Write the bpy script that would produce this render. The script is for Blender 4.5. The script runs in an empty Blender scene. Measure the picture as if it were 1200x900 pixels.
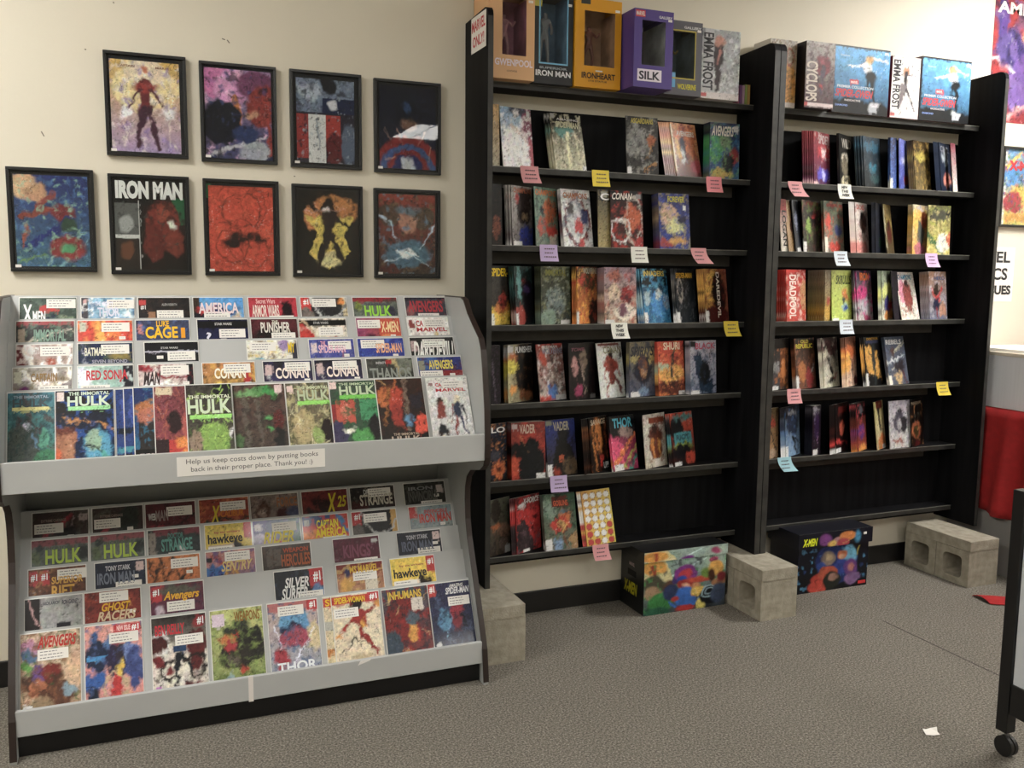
import bpy, math, random
import numpy as np
from mathutils import Vector, Matrix
D = bpy.data
col = bpy.context.scene.collection
# ------------------------------------------------------------------ camera
scene = bpy.context.scene
CAMH, CAMY, FPX, YAW, PITCH, ROLL = 1.6210, -3.8936, 1069.96, .3868, .1205, .0094
cd = D.cameras.new('camera'); cam = D.objects.new('camera', cd); col.objects.link(cam)
cd.sensor_width = 36; cd.lens = FPX / 1200 * 36; cd.clip_start = .05
Fv = Vector((math.sin(YAW)*math.cos(PITCH), math.cos(YAW)*math.cos(PITCH), -math.sin(PITCH)))
R0 = Vector((math.cos(YAW), -math.sin(YAW), 0)); U0 = R0.cross(Fv)
Rv = R0*math.cos(ROLL) + U0*math.sin(ROLL); Uv = U0*math.cos(ROLL) - R0*math.sin(ROLL)
M = Matrix((Rv, Uv, -Fv)).transposed().to_4x4(); M.translation = Vector((0, CAMY, CAMH))
cam.matrix_world = M
scene.camera = cam
# ------------------------------------------------------------------ world, exposure
w = D.worlds.new('world'); scene.world = w; w.use_nodes = True
w.node_tree.nodes['Background'].inputs[0].default_value = (.9, .93, 1, 1)
w.node_tree.nodes['Background'].inputs[1].default_value = .15
vs = scene.view_settings
vs.view_transform = 'Standard'; vs.look = 'None'; vs.gamma = 1; vs.use_curve_mapping = False
vs.exposure = 1.8
CEIL = 3.4
LIGHTS = [(-1.35, -1.55, 1.35), (4.5, -1.3, 1.6), (1.1, -3.95, .6), (-1.35, -4.6, .6), (3.45, -4.6, .6), (-2.4, -7.6, .5), (3.45, -7.6, .5), (7.2, -1.75, 1), (6.0, -4.6, .6)]
LPOW = 9.0
# ------------------------------------------------------------------ materials
def lin(c):
    if isinstance(c, str):
        if len(c) == 3: c = ''.join(k*2 for k in c)
        c = [int(c[i:i+2], 16)/255 for i in (0, 2, 4)]
    return tuple(((v/12.92) if v <= .04045 else ((v+.055)/1.055)**2.4) for v in c)
MATS = {}
def mat(name, c, rough=.6, metal=0, spec=.5, coat=0, noise=None, bump=None, trans=0, emit=0, c2=None):
    if name in MATS: return MATS[name]
    m = D.materials.new(name); m.use_nodes = True; nt = m.node_tree; b = nt.nodes['Principled BSDF']
    L = lin(c)
    b.inputs['Base Color'].default_value = (*L, 1); b.inputs['Roughness'].default_value = rough
    b.inputs['Metallic'].default_value = metal; b.inputs['Specular IOR Level'].default_value = spec
    b.inputs['Coat Weight'].default_value = coat; b.inputs['Transmission Weight'].default_value = trans
    if emit:
        b.inputs['Emission Color'].default_value = (*L, 1); b.inputs['Emission Strength'].default_value = emit
    tc = nt.nodes.new('ShaderNodeTexCoord')
    if noise:   # (scale, amount, stretch)
        mp = nt.nodes.new('ShaderNodeMapping'); mp.inputs['Scale'].default_value = noise[2] if len(noise) > 2 else (1, 1, 1)
        n = nt.nodes.new('ShaderNodeTexNoise'); n.inputs['Scale'].default_value = noise[0]; n.inputs['Detail'].default_value = 6
        r = nt.nodes.new('ShaderNodeValToRGB'); r.color_ramp.elements[0].position = .33; r.color_ramp.elements[1].position = .67
        a = noise[1]; C2 = lin(c2) if c2 else tuple(v*(1+a) for v in L); C1 = L if c2 else tuple(v*(1-a) for v in L)
        r.color_ramp.elements[0].color = (*C1, 1); r.color_ramp.elements[1].color = (*C2, 1)
        nt.links.new(tc.outputs['Object'], mp.inputs[0]); nt.links.new(mp.outputs[0], n.inputs[0])
        nt.links.new(n.outputs[0], r.inputs[0]); nt.links.new(r.outputs[0], b.inputs['Base Color'])
    if bump:    # (scale, strength, distance)
        n = nt.nodes.new('ShaderNodeTexNoise'); n.inputs['Scale'].default_value = bump[0]; n.inputs['Detail'].default_value = 5
        bp = nt.nodes.new('ShaderNodeBump'); bp.inputs['Strength'].default_value = bump[1]; bp.inputs['Distance'].default_value = bump[2]
        nt.links.new(tc.outputs['Object'], n.inputs[0]); nt.links.new(n.outputs[0], bp.inputs['Height']); nt.links.new(bp.outputs[0], b.inputs['Normal'])
    MATS[name] = m; return m
def print_mat(name, rough, coat, crough, bump):
    m = mat(name, 'fff', rough, coat=coat, bump=bump); nt = m.node_tree; b = nt.nodes['Principled BSDF']
    b.inputs['Coat Roughness'].default_value = crough; b.inputs['Specular IOR Level'].default_value = .3
    a = nt.nodes.new('ShaderNodeVertexColor'); a.layer_name = 'Col'
    tc = nt.nodes.new('ShaderNodeTexCoord'); n = nt.nodes.new('ShaderNodeTexNoise'); n.inputs['Scale'].default_value = 160; n.inputs['Detail'].default_value = 3
    mr = nt.nodes.new('ShaderNodeMapRange'); mr.inputs[1].default_value = .3; mr.inputs[2].default_value = .7; mr.inputs[3].default_value = .87; mr.inputs[4].default_value = 1.13
    mx = nt.nodes.new('ShaderNodeVectorMath'); mx.operation = 'SCALE'
    nt.links.new(tc.outputs['Object'], n.inputs[0]); nt.links.new(n.outputs[0], mr.inputs[0])
    nt.links.new(a.outputs[0], mx.inputs[0]); nt.links.new(mr.outputs[0], mx.inputs['Scale']); nt.links.new(mx.outputs[0], b.inputs['Base Color'])
    return m
M_COVER = print_mat('printed_cover', .42, .15, .2, None)
M_BAG = print_mat('bagged_cover', .4, .3, .08, (14, .5, .006))
M_ART = print_mat('poster_print', .55, 0, .2, None)
M_WALL = mat('cream_wall_paint', 'dfd8c7', .62, noise=(1.3, .03), bump=(90, .12, .002))
M_CEIL = mat('ceiling_tile', 'd8d6cc', .9, bump=(60, .3, .003))
M_GRID = mat('ceiling_grid', 'd8d8d4', .5)
M_BASE = mat('black_baseboard_vinyl', '1b1a19', .45)
M_BLACK = mat('black_stained_wood', '0c0c0e', .6, noise=(9, .35, (3, 3, .25)), bump=(30, .15, .002), c2='18181a', spec=.12)
M_BEDGE = mat('worn_black_edge', '222221', .45, noise=(14, .3), c2='3a3936')
M_BRIM = mat('rubbed_highlight_rim', '6e6d68', .3, noise=(25, .3), c2='8c8b85')  # worn paint plus the light caught on the edge, put into the colour
M_CLEAT = mat('dark_grey_cleat', '3a3731', .6, noise=(20, .15))
M_GREY = mat('grey_laminate', 'a9adad', .45, noise=(5, .03), bump=(80, .05, .001))
M_GREYL = mat('pale_laminate_lip', 'b6b8b8', .42, noise=(4, .03))
M_TMOLD = mat('dark_brown_edge_moulding', '2a1f1b', .4)
M_KICK = mat('black_kick_board', '0e0e10', .4, noise=(6, .2))
M_PAPER = mat('page_edges', 'c2beb4', .8, noise=(3, .08, (1, 60, 1)))
M_BOARD = mat('white_backing_board', 'e6e6e2', .3, coat=.6)
M_WHITE = mat('white_paper', 'ece9e4', .6)
M_CONC = mat('concrete', '8f897a', .92, noise=(28, .2), bump=(120, .6, .004), c2='a8a192')
M_FRAME = mat('black_picture_frame', '141415', .35)
M_MATB = mat('black_mount_board', '121216', .7)
M_INK = mat('dark_ink', '77757a', .7)
def thin_glass(name):
    m = D.materials.new(name); m.use_nodes = True; nt = m.node_tree; nt.nodes.remove(nt.nodes['Principled BSDF'])
    t = nt.nodes.new('ShaderNodeBsdfTransparent'); t.inputs[0].default_value = (.96, .97, .97, 1); g = nt.nodes.new('ShaderNodeBsdfGlossy'); g.inputs['Roughness'].default_value = .02
    f = nt.nodes.new('ShaderNodeFresnel'); f.inputs[0].default_value = 1.5; x = nt.nodes.new('ShaderNodeMixShader')
    ge = nt.nodes.new('ShaderNodeNewGeometry'); sb = nt.nodes.new('ShaderNodeMath'); sb.operation = 'SUBTRACT'; sb.inputs[0].default_value = 1; ml = nt.nodes.new('ShaderNodeMath'); ml.operation = 'MULTIPLY'
    nt.links.new(ge.outputs['Backfacing'], sb.inputs[1]); nt.links.new(sb.outputs[0], ml.inputs[0]); nt.links.new(f.outputs[0], ml.inputs[1]); nt.links.new(ml.outputs[0], x.inputs[0]); nt.links.new(t.outputs[0], x.inputs[1]); nt.links.new(g.outputs[0], x.inputs[2]); nt.links.new(x.outputs[0], nt.nodes['Material Output'].inputs[0])
    MATS[name] = m; return m
M_CARPET = None
def carpet():
    m = D.materials.new('grey_loop_carpet'); m.use_nodes = True; nt = m.node_tree; b = nt.nodes['Principled BSDF']
    b.inputs['Roughness'].default_value = .95; b.inputs['Specular IOR Level'].default_value = .15
    tc = nt.nodes.new('ShaderNodeTexCoord')
    n1 = nt.nodes.new('ShaderNodeTexNoise'); n1.inputs['Scale'].default_value = 135; n1.inputs['Detail'].default_value = 4; n1.inputs['Roughness'].default_value = .8
    n2 = nt.nodes.new('ShaderNodeTexNoise'); n2.inputs['Scale'].default_value = 1.6; n2.inputs['Detail'].default_value = 3
    r = nt.nodes.new('ShaderNodeValToRGB'); e = r.color_ramp.elements
    e[0].position = .36; e[0].color = (*lin('4a4640'), 1); e[1].position = .66; e[1].color = (*lin('a9a499'), 1)
    k = e.new(.5); k.color = (*lin('736e66'), 1)
    mr = nt.nodes.new('ShaderNodeMapRange'); mr.inputs[3].default_value = .88; mr.inputs[4].default_value = 1.12
    mx = nt.nodes.new('ShaderNodeVectorMath'); mx.operation = 'SCALE'
    bp = nt.nodes.new('ShaderNodeBump'); bp.inputs['Strength'].default_value = .6; bp.inputs['Distance'].default_value = .006
    for n in (n1, n2): nt.links.new(tc.outputs['Object'], n.inputs[0])
    nt.links.new(n1.outputs[0], r.inputs[0]); nt.links.new(n2.outputs[0], mr.inputs[0]); nt.links.new(r.outputs[0], mx.inputs[0])
    nt.links.new(mr.outputs[0], mx.inputs['Scale']); nt.links.new(mx.outputs[0], b.inputs['Base Color'])
    nt.links.new(n1.outputs[0], bp.inputs['Height']); nt.links.new(bp.outputs[0], b.inputs['Normal'])
    return m
M_CARPET = carpet()
# ------------------------------------------------------------------ mesh helpers
class MB:
    def __init__(s): s.v = []; s.f = []; s.m = []
    def box(s, x0, x1, y0, y1, z0, z1, m=0):
        i = len(s.v)
        s.v += [(x0,y0,z0),(x1,y0,z0),(x1,y1,z0),(x0,y1,z0),(x0,y0,z1),(x1,y0,z1),(x1,y1,z1),(x0,y1,z1)]
        for q in ((0,3,2,1),(4,5,6,7),(0,1,5,4),(1,2,6,5),(2,3,7,6),(3,0,4,7)): s.f.append(tuple(i+k for k in q)); s.m.append(m)
        return s
    def quad(s, a, b, c, d, m=0):
        i = len(s.v); s.v += [a, b, c, d]; s.f.append((i, i+1, i+2, i+3)); s.m.append(m); return s
    def prism(s, pts, x0, x1, m=0, ax='x'):     # pts (p, q): for ax x -> (y, z)
        i = len(s.v); n = len(pts)
        for x in (x0, x1):
            for p, q in pts: s.v.append((x, p, q) if ax == 'x' else (p, q, x) if ax == 'z' else (p, x, q))
        s.f.append(tuple(range(i, i+n))); s.m.append(m); s.f.append(tuple(range(i+2*n-1, i+n-1, -1))); s.m.append(m)
        for k in range(n):
            j = (k+1) % n; s.f.append((i+k, i+n+k, i+n+j, i+j)); s.m.append(m)
        return s
    def cyl(s, c, r, h, n=16, axis='z', m=0, r2=None):
        i = len(s.v); r2 = r if r2 is None else r2
        for t, rr in ((0, r), (h, r2)):
            for k in range(n):
                a = 2*math.pi*k/n; p, q = rr*math.cos(a), rr*math.sin(a)
                s.v.append((c[0]+p, c[1]+q, c[2]+t) if axis == 'z' else (c[0]+t, c[1]+p, c[2]+q) if axis == 'x' else (c[0]+p, c[1]+t, c[2]+q))
        s.f.append(tuple(range(i+n-1, i-1, -1))); s.m.append(m); s.f.append(tuple(range(i+n, i+2*n))); s.m.append(m)
        for k in range(n):
            j = (k+1) % n; s.f.append((i+k, i+j, i+n+j, i+n+k)); s.m.append(m)
        return s
    def mesh(s, name, mats):
        me = D.meshes.new(name); me.from_pydata(s.v, [], s.f)
        for m in (mats if isinstance(mats, (list, tuple)) else [mats]): me.materials.append(m)
        me.polygons.foreach_set('material_index', s.m); me.update(); fixn(me)
        return me
    def build(s, name, mats, parent=None, bevel=0, loc=None):
        o = D.objects.new(name, s.mesh(name, mats)); col.objects.link(o)
        if parent: o.parent = parent
        if loc: o.location = loc
        if bevel:
            b = o.modifiers.new('bevel', 'BEVEL'); b.width = bevel; b.segments = 2; b.limit_method = 'ANGLE'
        return o
import bmesh
def fixn(me):
    bm = bmesh.new(); bm.from_mesh(me); bmesh.ops.recalc_face_normals(bm, faces=bm.faces); bm.to_mesh(me); bm.free()
def thing(name, label, cat, loc=(0,0,0), group=None):
    o = D.objects.new(name, None); col.objects.link(o); o.location = loc; o.empty_display_size = .05
    return tag(o, label, cat, group)
def tag(o, label, cat, group=None):
    o['label'] = label; o['category'] = cat
    if group: o['group'] = group
    return o
def struct(o): o['kind'] = 'structure'; return o
# ------------------------------------------------------------------ text
FONT = {}
def text_mesh(s, shear=0, bold=.018):
    k = (s, shear, bold)
    if k in FONT: return FONT[k]
    cu = D.curves.new('t', 'FONT'); cu.body = s.replace('_', ' '); cu.resolution_u = 3; cu.offset = bold; cu.shear = shear; cu.size = 1
    ob = D.objects.new('t', cu); col.objects.link(ob)
    dg = bpy.context.evaluated_depsgraph_get(); dg.update()
    me = D.meshes.new_from_object(ob.evaluated_get(dg)); D.objects.remove(ob); D.curves.remove(cu)
    n = len(me.vertices); a = np.zeros(n*3, 'f'); me.vertices.foreach_get('co', a); a = a.reshape(-1, 3)
    lo, hi = a.min(0), a.max(0); e = np.maximum(hi-lo, 1e-6)
    b = np.zeros_like(a); b[:, 0] = (a[:, 0]-lo[0])/e[0]; b[:, 2] = (a[:, 1]-lo[1])/e[1]
    me.vertices.foreach_set('co', b.ravel()); me.name = 'title'
    me.materials.clear(); me.materials.append(None); me.update(); FONT[k] = me; return me
def inkmat(c, rough=.5): return mat('ink_'+c, c, rough)
def text(s, x0, z0, x1, z1, c, parent, y=-.0008, name='title', shear=0, vert=False, bold=.028, side=False):
    """lettering filling the box x0..x1, z0..z1 in its parent's front plane"""
    o = D.objects.new(name, text_mesh(s, shear, bold)); col.objects.link(o); o.parent = parent
    o.material_slots[0].link = 'OBJECT'; o.material_slots[0].material = inkmat(c)
    if vert:
        o.location = (x0, y, z1); o.rotation_euler = (0, math.pi/2, 0); o.scale = (z1-z0, 1, x1-x0)
    elif side:   # on a face looking to -x ; x0,x1 run along -y
        o.location = (y, -x0, z0); o.rotation_euler = (0, 0, -math.pi/2); o.scale = (x1-x0, 1, z1-z0)
    else:
        o.location = (x0, y, z0); o.scale = (x1-x0, 1, z1-z0)
    return o
# ------------------------------------------------------------------ printed art, painted per vertex
def vnoise(rng, ny, nx, sc, oct=2):
    out = np.zeros((ny, nx)); amp = 1; tot = 0
    for o in range(oct):
        gy, gx = int(sc*(ny/nx))*(2**o)+2, int(sc)*(2**o)+2
        g = rng.random((gy+1, gx+1))
        yy = np.linspace(0, gy-1.001, ny); xx = np.linspace(0, gx-1.001, nx)
        iy, ix = yy.astype(int), xx.astype(int); fy, fx = yy-iy, xx-ix
        fy = (fy*fy*(3-2*fy))[:, None]; fx = (fx*fx*(3-2*fx))[None]
        a = g[np.ix_(iy, ix)]*(1-fx)+g[np.ix_(iy, ix+1)]*fx; b = g[np.ix_(iy+1, ix)]*(1-fx)+g[np.ix_(iy+1, ix+1)]*fx
        out += amp*(a*(1-fy)+b*fy); tot += amp; amp *= .55
    return out/tot
def paint(spec, ny, nx, seed, warp=.035):
    if spec.endswith(';D'): warp = 0
    rng = np.random.default_rng(seed)
    v, u = np.mgrid[0:1:ny*1j, 0:1:nx*1j]
    img = np.zeros((ny, nx, 3)); img[:] = .05
    wu = u + warp*2*(vnoise(rng, ny, nx, 7)-.5)*2; wv = v + warp*2*(vnoise(rng, ny, nx, 7)-.5)*2
    def put(m, c):
        m = np.clip(m, 0, 1)[..., None]; img[:] = img*(1-m) + np.array(lin(c))*m
    def seg(x0, y0, x1, y1, w, c, U=None, V=None):
        U = wu if U is None else U; V = wv if V is None else V
        dx, dy = x1-x0, y1-y0; L = dx*dx+dy*dy+1e-9
        t = np.clip(((U-x0)*dx+(V-y0)*dy)/L, 0, 1); d = np.hypot(U-x0-t*dx, (V-y0-t*dy)*1.4)
        put((w*(1-.45*t)*.5-d)/.018+.5, c)
    texts = []
    for op in spec.split(';'):
        a = op.split(); k = a[0]
        if k == 'g':
            A, B = np.array(lin(a[1])), np.array(lin(a[2])); t = np.clip(wv, 0, 1)[..., None]; img[:] = A*(1-t)+B*t
        elif k == 'h':
            A, B = np.array(lin(a[1])), np.array(lin(a[2])); t = np.clip(wu, 0, 1)[..., None]; img[:] = img*.3+.7*(A*(1-t)+B*t)
        elif k == 'e':
            x, y, rx, ry = map(float, a[1:5]); d = np.hypot((wu-x)/rx, (wv-y)/ry); put((1-d)*min(rx, ry)/.03+.5, a[5])
        elif k == 'o':
            x, y, rx, ry = map(float, a[1:5]); d = np.abs(np.hypot((wu-x)/rx, (wv-y)/ry)-1)*min(rx, ry); put((float(a[6])-d)/.015+.5, a[5])
        elif k == 'r':
            x0, y0, x1, y1 = map(float, a[1:5]); put(((u >= x0) & (u <= x1) & (v >= y0) & (v <= y1)).astype(float), a[5])
        elif k == 'l':
            seg(*map(float, a[1:6]), a[6])
        elif k == 'p':
            q = list(map(float, a[1:-1])); P = list(zip(q[::2], q[1::2])); ins = np.zeros((ny, nx), bool); j = len(P)-1
            for i in range(len(P)):
                xi, yi = P[i]; xj, yj = P[j]
                c_ = ((yi > wv) != (yj > wv)) & (wu < (xj-xi)*(wv-yi)/((yj-yi) or 1e-9)+xi); ins ^= c_; j = i
            put(ins.astype(float), a[-1])
        elif k == 'n':
            n = vnoise(rng, ny, nx, float(a[3])*1.7, 3); th = np.quantile(n, 1-float(a[2])*.9); put(np.clip((n-th)/.12, 0, 1)*.72, a[1])
        elif k == 's':
            for _ in range(int(a[2])):
                x, y, g = rng.random(), rng.random(), rng.random()*6.28; L = float(a[3])
                seg(x, y, x+L*math.cos(g), y+L*math.sin(g)*.7, float(a[4]), a[1])
        elif k == 'D':
            for i in range(7):
                for j in range(4):
                    x, y = .14+j*.24, .1+i*.14; d = np.hypot((u-x)/.1, (v-y)/.058)
                    put((1.12-d)/.1, '7a3a20'); put((1-d)/.1, 'c83838' if (i > 3 and (j == 0 or j == 3)) or (i == 6 and j < 2) else 'ecebe8')
        elif k[0] in 'tTk': texts.append(a)
    if warp:
        # brushwork: short displacements of the painted shapes, then lighter and darker touches
        k1 = vnoise(rng, ny, nx, 15, 2)-.5; k2 = vnoise(rng, ny, nx, 15, 2)-.5
        iy = np.clip((np.arange(ny)[:, None]+k1*ny*4*warp).astype(int), 0, ny-1); ix = np.clip((np.arange(nx)[None]+k2*nx*4*warp).astype(int), 0, nx-1)
        keep = img.copy(); img = img*.45+.55*img[iy, ix]
        img *= (.7+.6*vnoise(rng, ny, nx, 18, 3))[..., None]
        hue = np.stack([vnoise(rng, ny, nx, 9, 2) for _ in range(3)], -1); img *= .93+.14*hue
        texted = np.zeros((ny, nx), bool)
        for a in spec.split(';'):
            a = a.split()
            if a[0] in 'tT' and a[0] != 's': x0, y0, x1, y1 = map(float, a[2:6]); texted |= (u >= x0-.02) & (u <= x1+.02) & (v >= y0-.01) & (v <= y1+.01)
            if a[0] == 'r':
                x0, y0, x1, y1 = map(float, a[1:5]); m = (u >= x0) & (u <= x1) & (v >= y0) & (v <= y1); img[m] = keep[m]
        # ink lines and small highlights
        q = min(1, warp/.02)
        for sc, cl, wd in ((8, .25, .016), (13, .4, .014)):
            r_ = np.abs(vnoise(rng, ny, nx, sc, 2)-.5); m = np.clip(1-r_/wd, 0, 1)*q*(vnoise(rng, ny, nx, 5, 1) > .45); m[texted] = 0
            img *= (1-(1-cl)*m)[..., None]
        r_ = np.abs(vnoise(rng, ny, nx, 10, 2)-.5); m = np.clip(1-r_/.012, 0, 1)*.5*q*(vnoise(rng, ny, nx, 5, 1) > .58); m[texted] = 0
        img += (m[..., None])*(img.max(-1, keepdims=True)*1.6+.04-img)*.7
        img = np.clip(img, 0, 1)**1.22*1.12
    img = img*.8+.2*(img@np.array([.3, .59, .11]))[..., None]
    return np.clip(img, 0, 1), texts
def printed_mesh(name, img, w, h, t, mats, left=True):
    """flat block w x h x t standing on its lower edge, front face at y=0 carrying the print"""
    ny, nx = img.shape[:2]
    X = np.linspace(0, w, nx); Zs = np.linspace(h, 0, ny)
    co = np.zeros((ny, nx, 3)); co[..., 0] = X; co[..., 2] = Zs[:, None]
    idx = np.arange(ny*nx).reshape(ny, nx)
    q = np.stack([idx[1:, :-1], idx[1:, 1:], idx[:-1, 1:], idx[:-1, :-1]], -1).reshape(-1, 4)
    C = [img.reshape(-1, 3)]; V = [co.reshape(-1, 3)]; F = [q]; MI = [np.zeros(len(q), int)]
    n = ny*nx
    # left edge strip, coloured like the wrap of the cover
    s = 12; zz = np.linspace(h, 0, s); ci = img[(np.linspace(0, ny-1, s)).astype(int), 0]
    V.append(np.array([(0, y, z) for z in zz for y in (0, t)])); C.append(np.repeat(ci, 2, 0))
    F.append(np.array([(n+2*i, n+2*i+1, n+2*i+3, n+2*i+2) for i in range(s-1)])[:, ::-1]); MI.append(np.zeros(s-1, int)); n += 2*s
    b = np.array([(0,0,0),(w,0,0),(w,t,0),(0,t,0),(0,0,h),(w,0,h),(w,t,h),(0,t,h)], float)
    V.append(b); C.append(np.full((8, 3), .5)); F.append(np.array([(0,3,2,1),(4,5,6,7),(1,2,6,5),(2,3,7,6)])+n); MI.append(np.ones(4, int))
    V = np.concatenate(V); F = np.concatenate(F); C = np.concatenate(C); MI = np.concatenate(MI)
    me = D.meshes.new(name); me.vertices.add(len(V)); me.vertices.foreach_set('co', V.ravel().astype('f'))
    me.loops.add(F.size); me.loops.foreach_set('vertex_index', F.ravel().astype('i'))
    me.polygons.add(len(F)); me.polygons.foreach_set('loop_start', (np.arange(len(F))*4).astype('i'))
    for m in mats: me.materials.append(m)
    me.polygons.foreach_set('material_index', MI.astype('i')); me.update(calc_edges=True)
    ca = me.color_attributes.new('Col', 'FLOAT_COLOR', 'POINT'); ca.data.foreach_set('color', np.concatenate([C, np.ones((len(C), 1))], 1).ravel().astype('f'))
    me.color_attributes.active_color = ca
    return me
def sticker(parent, x0, z1, w, h, lines=3, seed=0, name='price_sticker', m=None, y=-.0006):
    b = MB(); b.box(x0, x0+w, y, y+.0004, z1-h, z1, 0)
    r = random.Random(seed)
    for i in range(lines):
        z = z1-h*(i+.75)/(lines+.5); x = x0+w*.08
        end = x0+w*r.uniform(.6, .92)
        while x < end:
            l = w*r.uniform(.04, .13); b.box(x, min(x+l, end), y-.0003, y, z-h*.035, z+h*.035, 1); x += l+w*.03
    return b.build(name, [m or M_WHITE, M_INK], parent)
def letters(parent, texts, w, h, seed):
    first = True
    for a in texts:
        k = a[0]
        if k in ('k', 'k2'):
            x, v = float(a[1])*w, float(a[2])*h
            if k == 'k': sticker(parent, x, h-v, w*.52, .036, 3, seed)
            else: sticker(parent, x, h-v, w*.12, .012, 1, seed)
        else:
            x0, v0, x1, v1 = map(float, a[2:6])
            o = text(a[1], x0*w, h-v1*h, x1*w, h-v0*h, a[6], parent, name='title' if first else 'lettering', shear=.3 if k == 'ts' else 0, vert=(k == 'T'))
            first = False

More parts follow.
